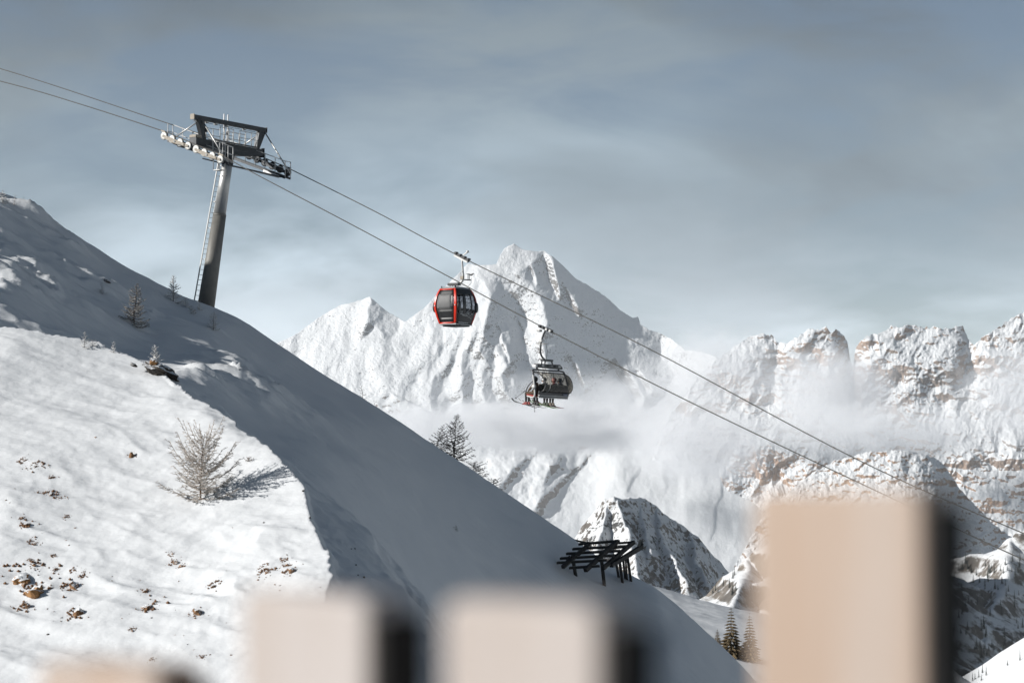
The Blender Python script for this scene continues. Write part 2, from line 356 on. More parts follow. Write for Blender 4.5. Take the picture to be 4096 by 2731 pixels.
# the great snow peak
MD = 7000
sky_main = [(700, 1560, 7250), (1100, 1375, 7200), (1190, 1335, 7180), (1290, 1258, 7140), (1365, 1218, 7110), (1420, 1207, 7090), (1478, 1186, 7060), (1540, 1240, 7080), (1620, 1288, 7110), (1700, 1228, 7060), (1760, 1165, 7040),
            (1830, 1100, 7020), (1872, 1052, 7010), (1905, 1060, 7005), (1985, 1056, 7000), (2000, 1022, 7000), (2020, 988, 7000), (2056, 974, 7000), (2090, 999, 7000), (2140, 1003, 7000), (2178, 1003, 7000), (2215, 1030, 7010), (2250, 1060, 7020),
            (2300, 1112, 7030), (2382, 1160, 7040), (2432, 1192, 7040), (2480, 1240, 7040), (2530, 1272, 7040), (2553, 1268, 7040), (2562, 1298, 7040), (2602, 1321, 7040), (2640, 1332, 7040), (2684, 1354, 7050), (2740, 1397, 7060), (2780, 1402, 7070), (2836, 1416, 7080), (3000, 1480, 7100), (3400, 1560, 7100)]
def blur(A, n):                       # cheap box blur, both ways
    for ax in (0, 1):
        k = np.cumsum(np.concatenate([np.repeat(np.take(A, [0], ax), n + 1, ax), A, np.repeat(np.take(A, [-1], ax), n, ax)], ax), ax)
        w = 2 * n + 1
        A = (np.take(k, range(w, k.shape[ax]), ax) - np.take(k, range(0, k.shape[ax] - w), ax)) / w
    return A
def inside(U, V, poly):
    m = np.zeros(U.shape, bool); n = len(poly)
    for i in range(n):
        (x0, y0), (x1, y1) = poly[i], poly[(i + 1) % n]
        c = ((y0 > V) != (y1 > V)) & (U < (x1 - x0) * (V - y0) / ((y1 - y0) + 1e-9) + x0); m ^= c
    return m
def strip(U, V, pts):                  # soft mask of a tapering strip (u, v, half width)
    best = np.zeros(U.shape)
    for (x0, y0, w0), (x1, y1, w1) in zip(pts[:-1], pts[1:]):
        dx, dy = x1 - x0, y1 - y0; t = np.clip(((U - x0) * dx + (V - y0) * dy) / (dx * dx + dy * dy), 0, 1); d = np.hypot(U - x0 - t * dx, V - y0 - t * dy)
        best = np.maximum(best, sstep(1.15, 0.85, d / (w0 + t * (w1 - w0))))
    return best
def integrate(p, q):
    """surface whose slopes come closest to p (per column) and q (per row)"""
    pm, qm = p.mean(), q.mean(); p = p - pm; q = q - qm; r, c = p.shape
    p2 = np.block([[p, -p[:, ::-1]], [p[::-1], -p[::-1, ::-1]]]); q2 = np.block([[q, q[:, ::-1]], [-q[::-1], -q[::-1, ::-1]]])
    wx = np.fft.fftfreq(2 * c)[None] * 2 * np.pi; wy = np.fft.fftfreq(2 * r)[:, None] * 2 * np.pi
    den = wx ** 2 + wy ** 2; den[0, 0] = 1
    H = np.real(np.fft.ifft2((-1j * wx * np.fft.fft2(p2) - 1j * wy * np.fft.fft2(q2)) / den))[:r, :c]
    return H - H.mean() + pm * np.arange(c)[None] + qm * np.arange(r)[:, None]
def mountain_face(name, sky_pts, bottom_pts, D, mat, step, rows, jag=1.0):
    """a mountain front: D(U, V) gives how far each part of the face stands back; closed off behind its skyline"""
    su, sv = zip(*sky_pts); bu, bv = zip(*bottom_pts)
    u = np.arange(su[0], su[-1] + step, step); vs_, vb = np.interp(u, su, sv), np.interp(u, bu, bv)
    vs_ = vs_ + jag * (6.0 * fbm(u / 11.0, u * 0 + 3.3, 3, 5) + 5 * fbm(u / 45.0, u * 0 + 1.7, 3, 6)) - max(0, jag - 1) * 9 * (ridged(u / 24.0, u * 0 + 0.7, 4, 9, 0.6) - 0.55)
    t = np.linspace(0, 1, rows)[:, None] ** 1.0
    V = vs_[None] + t * (vb - vs_)[None]; U = np.repeat(u[None], rows, 0)
    Dp = D(U, V)
    dx = (U - 2048) / F; cy_ = (1365.5 - V) / F
    ry = -math.sin(PITCH) * cy_ + math.cos(PITCH); rz = math.cos(PITCH) * cy_ + math.sin(PITCH)
    X = dx / ry * Dp; Z = rz / ry * Dp; Y = Dp
    bx, by, bz_ = [], [], []
    dep = np.clip((Z[0] - Z[-1]) * 0.9, 5, 300)
    for k in (1.0, 0.5, 0.12): bx.append(X[0] * (1 + dep * k / Y[0])); by.append(Y[0] + dep * k); bz_.append(Z[0] - dep * 0.8 * k)
    X = np.concatenate([np.array(bx), X]); Y = np.concatenate([np.array(by), Y]); Z = np.concatenate([np.array(bz_), Z])
    return grid_mesh(name, X, Y, Z, MAT[mat])
sky_main = [(t[0], t[1]) for t in sky_main]
GU, GV = np.meshgrid(np.arange(640, 3400, 3.0), np.arange(930, 1860, 3.0))
g = np.full(GU.shape, -0.30)
wu = GU + 16 * fbm(GU / 40, GV / 40, 4, 61); wv = GV + 16 * fbm(GU / 40, GV / 40, 4, 62)
sh = np.zeros(GU.shape)
for poly in [[(1925, 1112), (1985, 1122), (2055, 1200), (2105, 1290), (2092, 1380), (2105, 1460), (2130, 1620), (2085, 1600), (2035, 1480), (1990, 1405), (1930, 1345), (1955, 1250), (1962, 1165), (1945, 1135)],
             [(2197, 1003), (2125, 1055), (2062, 1088), (2132, 1150), (2178, 1230), (2188, 1290), (2168, 1360), (2182, 1450), (2240, 1640), (2600, 1640), (2700, 1500), (2640, 1420), (2650, 1336), (2560, 1265), (2400, 1120), (2250, 1000)],
             [(1485, 1180), (1560, 1235), (1606, 1280), (1590, 1335), (1540, 1345), (1495, 1300), (1470, 1340), (1440, 1360), (1470, 1270)],
             [(2860, 1400), (3400, 1400), (3400, 1700), (2860, 1600)]]:
    sh = np.maximum(sh, inside(wu, wv, poly).astype(float))
lit = np.zeros(GU.shape)
for st in [[(2178, 1000, 14), (2195, 1060, 17), (2212, 1120, 18), (2235, 1188, 7)], [(2256, 1140, 5), (2275, 1185, 12), (2300, 1235, 13), (2316, 1262, 4)], [(2122, 1066, 4), (2135, 1110, 8), (2142, 1135, 3)], [(2290, 1440, 4), (2310, 1490, 9), (2335, 1550, 8)], [(2215, 1130, 4), (2222, 1170, 3)],
           [(2070, 1270, 5), (2092, 1330, 7), (2100, 1400, 4)], [(1990, 1300, 4), (2010, 1370, 7), (2040, 1450, 6)], [(2470, 1470, 20), (2520, 1530, 24), (2560, 1600, 20)], [(2555, 1490, 8), (2600, 1560, 14)]]:
    lit = np.maximum(lit, strip(wu, wv, st))
shade_f = np.clip(sh - lit, 0, 1)
g = g + shade_f * 1.50 + lit * sh * -0.95
# flutes fanning out below the arete
th = np.arctan2(GU - 1935, GV - 1060); rr = np.hypot(GU - 1935, GV - 1060)
fl_a = sstep(150, 420, rr) * sstep(0.75, 0.35, np.abs(th + 0.02)) * (1 - 0.7 * shade_f * (GU > 2100))
fl_n = np.sin(2 * math.pi * (th * 5.0 + 1.1 * fbm(GU / 110, GV / 110, 3, 63)) + 2.2 * fbm(GU / 30, GV / 30, 3, 64))
g = g + fl_a * (1.05 * sstep(0.1, 0.5, fl_n) - 0.35 * sstep(0.0, -0.6, fl_n))
# broken gullies elsewhere
gn = fbm((GU + 0.35 * GV) / 34, GV / 95, 5, 65, 0.6)
g = g + np.where(GU < 2000, 2.0, 1.0) * gn * 1.1
g = blur(g, 1)
M_PX = 7000 / F
slope_z = 0.95 - 0.25 * shade_f + 0.5 * fbm(GU / 50, GV / 28, 4, 66)
Hs = integrate(g * 3.0 * M_PX, -slope_z * 3.0 * M_PX)
Hs -= Hs[int((1200 - 930) / 3), int((2000 - 640) / 3)]
rel = 7 * fbm(GU / 30, GV / 30, 5, 67, 0.6) + 2.6 * (ridged(GU / 9, GV / 9, 3, 68) - 0.5)
DG = 6850 + Hs - rel
def bilerp(A, U, V, u0, v0, st):
    fx = np.clip((U - u0) / st, 0, A.shape[1] - 1.001); fy = np.clip((V - v0) / st, 0, A.shape[0] - 1.001); i = fx.astype(int); j = fy.astype(int); a = fx - i; b = fy - j
    return (A[j, i] * (1 - a) + A[j, i + 1] * a) * (1 - b) + (A[j + 1, i] * (1 - a) + A[j + 1, i + 1] * a) * b
mountain_face('snow_peak', sky_main, [(640, 1840), (3400, 1840)], lambda U, V: bilerp(DG, U, V, 640, 930, 3.0), 'peak_rock', 2.6, 320)

# the broad white flank below the peak, and the low rocky spurs on its left
sky_fl = [(1250, 1650), (1400, 1622), (1480, 1590), (1530, 1574), (1570, 1574), (1640, 1605), (1740, 1655), (1900, 1690), (2200, 1680), (2600, 1660), (3000, 1620), (3500, 1600)]
GU, GV = np.meshgrid(np.arange(1220, 3540, 4.0), np.arange(1540, 2480, 4.0)); M_PX = 5500 / F
wu = GU + 30 * fbm(GU / 60, GV / 60, 4, 21); wv = GV + 30 * fbm(GU / 60, GV / 60, 4, 22)
lf = sstep(2420, 2250, GU + 0.55 * (GV - 1900))            # broken ground on the left, open slope on the right
g = -0.05 + 1.3 * fbm(GU / 160, GV / 120, 4, 23) + 0.7 * fbm(GU / 30, GV / 60, 4, 29, 0.6) + (0.2 + 1.25 * lf) * fbm((GU + 0.7 * GV) / 50, (GV - 0.7 * GU) / 130, 5, 24, 0.6)
for st in [[(2345, 1850, 8), (2240, 1940, 14), (2150, 2040, 16), (2080, 2140, 16)], [(2120, 1830, 8), (2050, 1900, 14), (1980, 2000, 12)], [(2235, 1840, 5), (2205, 1880, 12), (2190, 1930, 10)], [(1590, 1580, 10), (1680, 1620, 16), (1740, 1650, 10)]]: g = g + 1.1 * strip(wu, wv, st)
for st in [[(2900, 1840, 5), (2880, 1980, 6), (2850, 2150, 5)], [(2560, 1880, 8), (2520, 1960, 8)]]: g = g + 0.5 * strip(wu, wv, st)
rk_ = 0.10 + 0.22 * lf
for (zu, zv, ru, rv, wt) in [(2205, 1865, 45, 32, .6), (2110, 1890, 60, 40, .3), (2640, 1830, 45, 22, .45), (1960, 1900, 50, 40, .35), (2270, 1800, 90, 25, .3), (2440, 1830, 60, 20, .25)]: rk_ = np.maximum(rk_, wt * np.exp(-((wu - zu) / ru) ** 2 - ((wv - zv) / rv) ** 2))
Mk = sstep(0.36, 0.5, rk_ + 0.5 * fbm(GU / 18, GV / 14, 4, 26, 0.65) + 0.3 * fbm(GU / 60, GV / 14, 3, 27))
Hs = integrate(g * 4.0 * M_PX, -(0.85 * (1 - Mk) + 0.05 * Mk) * 4.0 * M_PX); Hs -= Hs[int((1650 - 1540) / 4), int((2400 - 1220) / 4)]
DGf = 5750 + Hs - (2.0 + 4.0 * lf) * fbm(GU / 24, GV / 24, 5, 28, 0.6)
mountain_face('snow_flank', sky_fl, [(1250, 2450), (3500, 2450)], lambda U, V: bilerp(DGf, U, V, 1220, 1540, 4.0), 'flank_rock', 3.6, 230)

# the banded pale cliffs on the right
def terrace(z, per, k, off):
    t = z / per + off; i = np.floor(t); f = t - i
    return (i + np.clip((f - 0.5) * k + 0.5, 0, 1) * 0.75 + f * 0.25 - off) * per
def cliffs(name, segs, u0, u1, D, y0, y1, nx, ny, floor, per, seed, mat, amp=14, tilt=0.06, k=3.2, zones=(), base=0.12):
    xs = np.linspace(P(u0, 0, D).x, P(u1, 0, D).x, nx); ys = np.linspace(y0, y1, ny); X, Y = np.meshgrid(xs, ys)
    w = amp
    Z = ridge_height(X + w * fbm(X / 45, Y / 45, 4, seed), Y + w * fbm(X / 45, Y / 45, 4, seed + 1), segs, 1.5, floor)
    Z += amp * 0.6 * fbm(X / 50, Y / 50, 4, seed + 2) + amp * 0.4 * (ridged(X / 16, Y / 16, 3, seed + 3) - 0.5)
    tl = tilt * X + 7 * fbm(X / 60, Y / 60, 4, seed + 4) + 9 * fbm(X / 200, Y / 200, 2, seed + 5)
    U = 2048 + F * X / Y; Vv = 1900 - F * Z / Y
    mk = base + 0.5 * sstep(0.55, 0.75, vnoise(X / 40, Y / 40 + Z / 40, seed + 9) * 0.6 + vnoise(X / 15, Y / 15 + Z / 15, seed + 10) * 0.4)
    for (zu, zv, ru, rv, wt) in zones: mk = np.maximum(mk, wt * np.exp(-((U - zu + 30 * fbm(X / 20, Z / 20, 3, seed)) / ru) ** 2 - ((Vv - zv + 30 * fbm(X / 20, Z / 20, 3, seed + 1)) / rv) ** 2))
    mk = np.clip(mk, 0, 1)
    Zt = terrace(terrace(Z + tl, per, k, 0.3), per * 0.33, 1.8, 0.1) - tl
    Zs = terrace(Z + tl, per * 0.27, 2.0, 0.4) - tl
    Z = Z + (Zs - Z) * 0.55 * sstep(0.4, 0.7, vnoise(X / 30, Y / 30 + Z / 20, seed + 12)) 
    Z = Z + (Zt - Z) * mk
    Z += 0.9 * fbm(X / 5, Y / 5, 3, seed + 6)
    return grid_mesh(name, X, Y, Z, MAT[mat])
sky_dol = [(2600, 1836), (2640, 1740), (2690, 1650), (2735, 1590), (2790, 1510), (2850, 1455), (2930, 1392), (2990, 1352), (3050, 1340), (3088, 1345), (3112, 1378), (3160, 1372), (3200, 1345), (3228, 1318), (3240, 1312), (3262, 1320), (3285, 1312), (3300, 1304), (3322, 1326), (3332, 1336), (3345, 1320), (3368, 1334), (3388, 1365), (3402, 1440), (3412, 1470), (3420, 1400), (3440, 1372), (3470, 1345), (3556, 1318), (3562, 1304), (3590, 1310), (3650, 1300), (3720, 1310), (3800, 1316), (3838, 1302), (3852, 1306), (3870, 1350), (3895, 1382), (3960, 1332), (4030, 1284), (4100, 1245), (4350, 1120)]
bot_dol = [(2600, 1840), (2720, 1842), (2790, 1845), (2860, 1850), (2900, 1960), (3000, 2000), (3100, 2080), (3180, 2300), (4350, 2400)]
GU, GV = np.meshgrid(np.arange(2440, 4380, 3.0), np.arange(1090, 2430, 3.0))
wu = GU + 26 * fbm(GU / 50, GV / 50, 4, 71); wv = GV + 26 * fbm(GU / 50, GV / 50, 4, 72)
rk_ = 0.27 + 0.30 * fbm(GU / 130, GV / 110, 4, 73)
for (zu, zv, ru, rv, wt) in [(3490, 1540, 75, 100, .62), (3590, 1605, 65, 48, .6), (3605, 1500, 60, 50, .38), (2920, 1520, 85, 36, .42), (2975, 1590, 55, 40, .45), (3165, 1452, 48, 30, .5), (3295, 1438, 62, 28, .5), (3330, 1335, 48, 32, .5), (3940, 1460, 62, 45, .5), (4085, 1410, 38, 85, .6), (3450, 1652, 125, 24, .42), (2755, 1632, 62, 26, .5), (2870, 1630, 60, 30, .4), (3100, 1595, 60, 30, .35),
                             (3090, 1870, 150, 62, .62), (3200, 1915, 70, 60, .6), (3010, 1830, 80, 50, .5), (4000, 1640, 90, 35, .35), (3780, 1590, 45, 30, .35), (3880, 1860, 80, 35, .35), (4040, 1850, 80, 45, .35), (3650, 1385, 60, 25, .2), (3950, 2030, 120, 50, .25)]:
    rk_ = np.maximum(rk_, wt * np.exp(-((wu - zu) / ru) ** 2 - ((wv - zv) / rv) ** 2) * 1.25 + 0.12)
str_ = fbm(wu / 120, (wv - 0.07 * wu) / 9.0, 4, 74, 0.6); fine = fbm(GU / 16, GV / 12, 4, 75, 0.65); vert = fbm(GU / 9, GV / 70, 3, 76)
lowv = sstep(1760, 1820, GV) * sstep(3500, 3300, GU)
Mk = sstep(0.29, 0.40, rk_ + (0.62 - 0.35 * lowv) * str_ + 0.42 * fine + (0.25 + 0.45 * lowv) * vert)
M_PX = 4500 / F
Hs = integrate((-0.08 + 1.3 * fbm((GU + 0.3 * GV) / 42, GV / 50, 5, 81, 0.6)) * 3.0 * M_PX, -(1.20 * (1 - Mk) + 0.05 * Mk) * 3.0 * M_PX)
Hs -= Hs[int((1350 - 1090) / 3), int((3400 - 2440) / 3)]
towers = 22 * (ridged((GU + 0.25 * GV + 90 * fbm(GU / 120, GV / 120, 3, 79)) / 130, (GV + 60 * fbm(GU / 90, GV / 90, 3, 84)) / 260, 5, 77, 0.6) - 0.5) + 9 * fbm(GU / 40, GV / 40, 5, 78, 0.6)
Dc = np.zeros(GU.shape)
for (au, av, bu_, bv_, amp_) in [(3395, 1300, 3400, 1700, 42), (3880, 1330, 3870, 1640, 26), (3115, 1350, 3060, 1640, 18)]:     # clefts between the towers
    uu = au + (GV - av) / (bv_ - av) * (bu_ - au); Dc += amp_ * np.exp(-((GU - uu + 50 * fbm(GU / 60, GV / 40, 4, 83)) / 40) ** 2) * sstep(bv_ + 60, bv_ - 120, GV)
DGd = 4500 + Hs + Dc - towers - 2.2 * (ridged(GU / 12, GV / 12, 3, 80) - 0.5)
mountain_face('banded_cliffs', sky_dol, bot_dol, lambda U, V: bilerp(DGd, U, V, 2440, 1090, 3.0), 'dolomite', 2.6, 380, 2.6)
# the rounded banded shoulder in front of them
sky_sh = [(2840, 2440), (2900, 2330), (2960, 2225), (3060, 2052), (3140, 1985), (3250, 1890), (3340, 1843), (3480, 1806), (3600, 1800), (3700, 1815), (3770, 1850), (3840, 1955), (3960, 2085), (4200, 2260)]
GU, GV = np.meshgrid(np.arange(2820, 4220, 4.0), np.arange(1760, 2720, 4.0)); M_PX = 2500 / F
wu = GU + 22 * fbm(GU / 50, GV / 50, 4, 91); wv = GV + 22 * fbm(GU / 50, GV / 50, 4, 92)
g = -0.25 + 1.2 * sstep(3450, 3800, wu - 0.25 * (GV - 1850)) + 0.7 * fbm((GU + 0.4 * GV) / 45, GV / 90, 4, 93)
rk_ = 0.27 + 0.2 * fbm(GU / 90, GV / 60, 3, 97)
for (zu, zv, ru, rv, wt) in [(3200, 2050, 130, 50, .62), (3060, 2120, 90, 60, .5), (3460, 1905, 150, 14, .5), (3330, 1935, 110, 12, .48), (3620, 1950, 120, 14, .42), (3560, 1850, 80, 10, .4), (3720, 1900, 60, 30, .35)]: rk_ = np.maximum(rk_, wt * np.exp(-((wu - zu) / ru) ** 2 - ((wv - zv - 0.05 * (GU - zu)) / rv) ** 2))
Mk = sstep(0.33, 0.47, rk_ + 0.45 * fbm(wu / 90, (wv - 0.1 * wu) / 8, 4, 94, 0.6) + 0.35 * fbm(GU / 16, GV / 12, 4, 95, 0.65))
Hs = integrate(g * 4.0 * M_PX, -(0.95 * (1 - Mk) + 0.05 * Mk) * 4.0 * M_PX); Hs -= Hs[int((1850 - 1760) / 4), int((3500 - 2820) / 4)]
DGs = 2550 + Hs - 6.0 * fbm(GU / 34, GV / 30, 5, 96, 0.62) - 2.0 * (ridged(GU / 14, GV / 12, 3, 98) - 0.5)
mountain_face('banded_shoulder', sky_sh, [(2840, 2660), (4200, 2660)], lambda U, V: bilerp(DGs, U, V, 2820, 1760, 4.0), 'dolomite', 3.0, 260, 1.8)

# the rocky knob in the middle distance
seg = []
for pl in [[(2240, 2260, 1560), (2340, 2130, 1530), (2420, 2012, 1505), (2450, 1998, 1500), (2500, 2000, 1505), (2560, 1996, 1525), (2620, 2030, 1535), (2700, 2090, 1545), (2790, 2150, 1550), (2850, 2220, 1555), (2880, 2270, 1560), (2960, 2400, 1560)],
           [(2425, 2010, 1503), (2405, 2110, 1475), (2380, 2230, 1440), (2370, 2360, 1410)], [(2470, 2005, 1500), (2500, 2110, 1468), (2540, 2220, 1435), (2560, 2350, 1400)], [(2620, 2040, 1530), (2640, 2150, 1490), (2700, 2260, 1450), (2740, 2350, 1420)], [(2760, 2140, 1545), (2780, 2240, 1500), (2820, 2330, 1470)], [(2540, 2005, 1520), (2580, 2100, 1490), (2600, 2220, 1450)]]:
    seg += poly_ridge(pl, 1.35)
seg += ribs(seg, 14, 28, 0.95, 1.45, 71)
xs = np.linspace(P(2150, 0, 1500).x, P(3050, 0, 1500).x, 420); ys = np.linspace(1340, 1580, 300); X, Y = np.meshgrid(xs, ys)
Z = ridge_height(X + 5 * fbm(X / 18, Y / 18, 4, 71), Y + 5 * fbm(X / 18, Y / 18, 4, 72), seg, 1.0, -120)
Z += 3.0 * fbm(X / 12, Y / 12, 4, 73) + 1.8 * ridged(X / 6, Y / 6, 3, 74)
grid_mesh('rocky_knob', X, Y, Z, MAT['knob_rock'])

# wooded slope on the right with a hidden spur added to shade it
seg = poly_ridge([(3300, 2330, 1330), (3600, 2290, 1320), (3795, 2240, 1310), (3954, 2216, 1300), (3992, 2188, 1300), (4096, 2124, 1300), (4350, 1980, 1300)], 0.9)
seg += poly_ridge([(3120, 2140, 1290), (3380, 2075, 1260), (3480, 2075, 1220), (3560, 2150, 1170), (3620, 2330, 1100), (3680, 2560, 1020)], 1.1)
seg += poly_ridge([(4050, 2150, 1300), (4020, 2330, 1230), (3950, 2480, 1150), (3930, 2650, 1070)], 0.8)
seg += poly_ridge([(2880, 2330, 1300), (2960, 2260, 1295), (3120, 2140, 1290)], 0.9) + poly_ridge([(3000, 2240, 1290), (2960, 2360, 1230), (2900, 2440, 1180)], 0.9)
seg += ribs(seg, 28, 60, 0.6, 0.95, 75)
xs = np.linspace(P(2750, 0, 1200).x, P(4400, 0, 1200).x, 360); ys = np.linspace(960, 1350, 280); X, Y = np.meshgrid(xs, ys)
WOOD_XY = (xs, ys)
Z = ridge_height(X + 6 * fbm(X / 25, Y / 25, 4, 84), Y + 6 * fbm(X / 25, Y / 25, 4, 85), seg, 2.0, -140)
Zw = terrace(Z + 0.15 * X, 16, 2.0, 0.2) - 0.15 * X
Z = Z * 0.55 + Zw * 0.45 + 1.6 * fbm(X / 10, Y / 10, 4, 86)
WOOD_Z = Z
grid_mesh('wooded_slope', X, Y, Z, MAT['forest_rock'])

# sunlit piste beyond the hillside and the snow slope in the lower right corner
_piste = TPS([tuple(P(*t)) for t in [(2300, 2330, 262), (2500, 2318, 262), (2600, 2342, 262), (2700, 2370, 262), (2820, 2410, 262), (2950, 2440, 262), (3300, 2500, 262), (2500, 2470, 228), (2700, 2500, 228), (2950, 2560, 226), (3300, 2650, 222), (3700, 2600, 262), (3700, 2800, 215), (2500, 2900, 180), (3300, 3000, 180)]])
def piste_z(X, Y):
    X = np.asarray(X, float); Y = np.asarray(Y, float)
    return _piste(X, np.minimum(Y, 262)) - 0.7 * np.maximum(Y - 262, 0) + 0.5 * fbm(X * 0.12, Y * 0.12, 4, 91) + 0.14 * ridged(X * 0.5, Y * 0.8, 3, 92)
xs = np.linspace(P(2250, 0, 240).x, P(3800, 0, 240).x, 190); ys = np.linspace(185, 300, 200); X, Y = np.meshgrid(xs, ys)
grid_mesh('piste', X, Y, piste_z(X, Y), MAT['snow_hill'])
_corner = TPS([tuple(P(*t)) for t in [(3800, 2760, 360), (3900, 2690, 362), (4000, 2602, 364), (4096, 2530, 366), (4300, 2380, 370), (3900, 2900, 330), (4096, 2731, 335), (4300, 2600, 340), (4096, 3000, 300), (4300, 2900, 305)]])
def corner_z(X, Y):
    X = np.asarray(X, float); Y = np.asarray(Y, float); yy = np.minimum(Y, 364)
    return _corner(X, yy) - 0.8 * np.maximum(Y - 364, 0) + 0.7 * fbm(X * 0.1, Y * 0.1, 4, 95)
xs = np.linspace(P(3700, 0, 350).x, P(4450, 0, 350).x, 120); ys = np.linspace(290, 400, 130); X, Y = np.meshgrid(xs, ys)
grid_mesh('corner_slope', X, Y, corner_z(X, Y), MAT['snow_hill'])
# ================================================================== mesh building
class MB:
    def __init__(s): s.v = []; s.f = []; s.sm = []
    def add(s, v, f, smooth=False):
        n = len(s.v); s.v += [tuple(q) for q in v]; s.f += [tuple(i + n for i in q) for q in f]; s.sm += [smooth] * len(f); return s
    def box(s, c, d, M=None):
        hx, hy, hz = d[0] / 2, d[1] / 2, d[2] / 2
        v = [Vector((x, y, z)) for x in (-hx, hx) for y in (-hy, hy) for z in (-hz, hz)]
        if M is not None: v = [M @ q for q in v]
        c = Vector(c)
        return s.add([q + c for q in v], [(0, 1, 3, 2), (4, 6, 7, 5), (0, 4, 5, 1), (2, 3, 7, 6), (0, 2, 6, 4), (1, 5, 7, 3)])
    def beam(s, a, b, w, h, up=(0, 0, 1)):
        a, b = Vector(a), Vector(b); z = (b - a); l = z.length; z.normalize()
        u = Vector(up); x = u.cross(z)
        if x.length < 1e-4: x = Vector((1, 0, 0)).cross(z)
        x.normalize(); y = z.cross(x)
        M = Matrix((x, y, z)).transposed()
        return s.box((a + b) / 2, (w, h, l), M)
    def tube(s, pts, r, n=6, r1=None, cap=True, smooth=True):
        pts = [Vector(p) for p in pts]; m = len(pts); v = []; f = []
        rs = r if isinstance(r, (list, tuple)) else [r + ((r1 if r1 is not None else r) - r) * i / max(1, m - 1) for i in range(m)]
        px = None
        for i, p in enumerate(pts):
            t = (pts[min(i + 1, m - 1)] - pts[max(i - 1, 0)]).normalized()
            if px is None:
                px = t.orthogonal().normalized()
            else:
                px = (px - t * px.dot(t)); px = px.normalized() if px.length > 1e-6 else t.orthogonal().normalized()
            py = t.cross(px)
            for k in range(n):
                a = 2 * math.pi * k / n; v.append(p + (px * math.cos(a) + py * math.sin(a)) * rs[i])
        for i in range(m - 1):
            for k in range(n):
                f.append((i * n + k, i * n + (k + 1) % n, (i + 1) * n + (k + 1) % n, (i + 1) * n + k))
        s.add(v, f, smooth)
        if cap:
            q = len(s.v) - len(v); s.f += [tuple(q + k for k in range(n))[::-1], tuple(q + (m - 1) * n + k for k in range(n))]; s.sm += [False, False]
        return s
    def cyl(s, a, b, r, n=20, r1=None): return s.tube([a, b], r, n, r1)
    def lathe(s, prof, M, n=24, smooth=True):       # prof: (radius, height) about local z, M places it
        v = []; f = []
        for (r, h) in prof:
            for k in range(n):
                a = 2 * math.pi * k / n; v.append(M @ Vector((r * math.cos(a), r * math.sin(a), h)))
        m = len(prof)
        for i in range(m - 1):
            for k in range(n): f.append((i * n + k, i * n + (k + 1) % n, (i + 1) * n + (k + 1) % n, (i + 1) * n + k))
        f.append(tuple(range(n))[::-1]); f.append(tuple((m - 1) * n + k for k in range(n)))
        return s.add(v, f, smooth)
    def plate(s, pts, th, nrm):                      # polygon extruded by th along nrm
        nrm = Vector(nrm).normalized() * (th / 2); p = [Vector(q) for q in pts]; n = len(p)
        f = [tuple(range(n))[::-1], tuple(range(n, 2 * n))] + [(k, (k + 1) % n, n + (k + 1) % n, n + k) for k in range(n)]
        return s.add([q - nrm for q in p] + [q + nrm for q in p], f)
    def mesh(s, name, mat):
        me = bpy.data.meshes.new(name); me.from_pydata(s.v, [], s.f); me.polygons.foreach_set('use_smooth', s.sm); me.update(); me.materials.append(MAT[mat])
        bm = bmesh.new(); bm.from_mesh(me); bmesh.ops.recalc_face_normals(bm, faces=bm.faces); bm.to_mesh(me); bm.free()
        return me
    def build(s, name, mat, parent=None, loc=None, bevel=0):
        o = bpy.data.objects.new(name, s.mesh(name, mat)); COL.objects.link(o)
        if parent is not None: o.parent = parent
        if loc is not None: o.location = loc
        if bevel:
            md = o.modifiers.new('bevel', 'BEVEL'); md.width = bevel; md.segments = 2; md.limit_method = 'ANGLE'
        return o
def put(name, me, parent=None, loc=(0, 0, 0), rot=(0, 0, 0), scale=(1, 1, 1)):
    o = bpy.data.objects.new(name, me); COL.objects.link(o); o.parent = parent; o.location = loc; o.rotation_euler = rot; o.scale = scale; return o
def tag(o, label, cat, group=None):
    o['label'] = label; o['category'] = cat
    if group: o['group'] = group
    return o
def thing(name, label, cat, loc, rz=0.0, group=None):
    o = bpy.data.objects.new(name, None); COL.objects.link(o); o.empty_display_size = 0.3
    o.location = loc; o.rotation_euler = (0, 0, rz); return tag(o, label, cat, group)
def text_mesh(name, s, size, mat, M, parent, shear=0.0):
    cu = bpy.data.curves.new(name, 'FONT'); cu.body = s; cu.size = size; cu.align_x = 'CENTER'; cu.align_y = 'CENTER'; cu.extrude = 0.002; cu.shear = shear; cu.resolution_u = 2
    t = bpy.data.objects.new(name, cu); COL.objects.link(t); dg = bpy.context.evaluated_depsgraph_get(); dg.update()
    me = bpy.data.meshes.new_from_object(t.evaluated_get(dg)); bpy.data.objects.remove(t); bpy.data.curves.remove(cu)
    me.transform(M); me.materials.clear(); me.materials.append(MAT[mat]); me.name = name
    return put(name, me, parent)

simple('galvanised', (0.46, 0.46, 0.45), 0.42, 0.55, 0.12, 3.0)
simple('galvanised_pale', (0.50, 0.50, 0.49), 0.5, 0.2, 0.10, 5.0)
simple('shaft_paint', (0.17, 0.165, 0.15), 0.6, 0.1, 0.15, 2.0)
simple('dark_steel', (0.035, 0.038, 0.042), 0.5, 0.3, 0.3, 5.0)
simple('black_rubber', (0.012, 0.012, 0.013), 0.7, 0.0, 0.3, 8.0)
simple('sheave_metal', (0.46, 0.46, 0.44), 0.5, 0.2, 0.12, 9.0)
simple('rocker_tan', (0.27, 0.235, 0.19), 0.6, 0.1, 0.15, 6.0)
simple('rope_steel', (0.075, 0.072, 0.066), 0.6, 0.2, 0.3, 20.0)
simple('cabin_red', (0.62, 0.035, 0.015), 0.3, 0.0, 0.08, 4.0)
simple('cabin_black', (0.010, 0.011, 0.013), 0.45, 0.0, 0.3, 4.0)
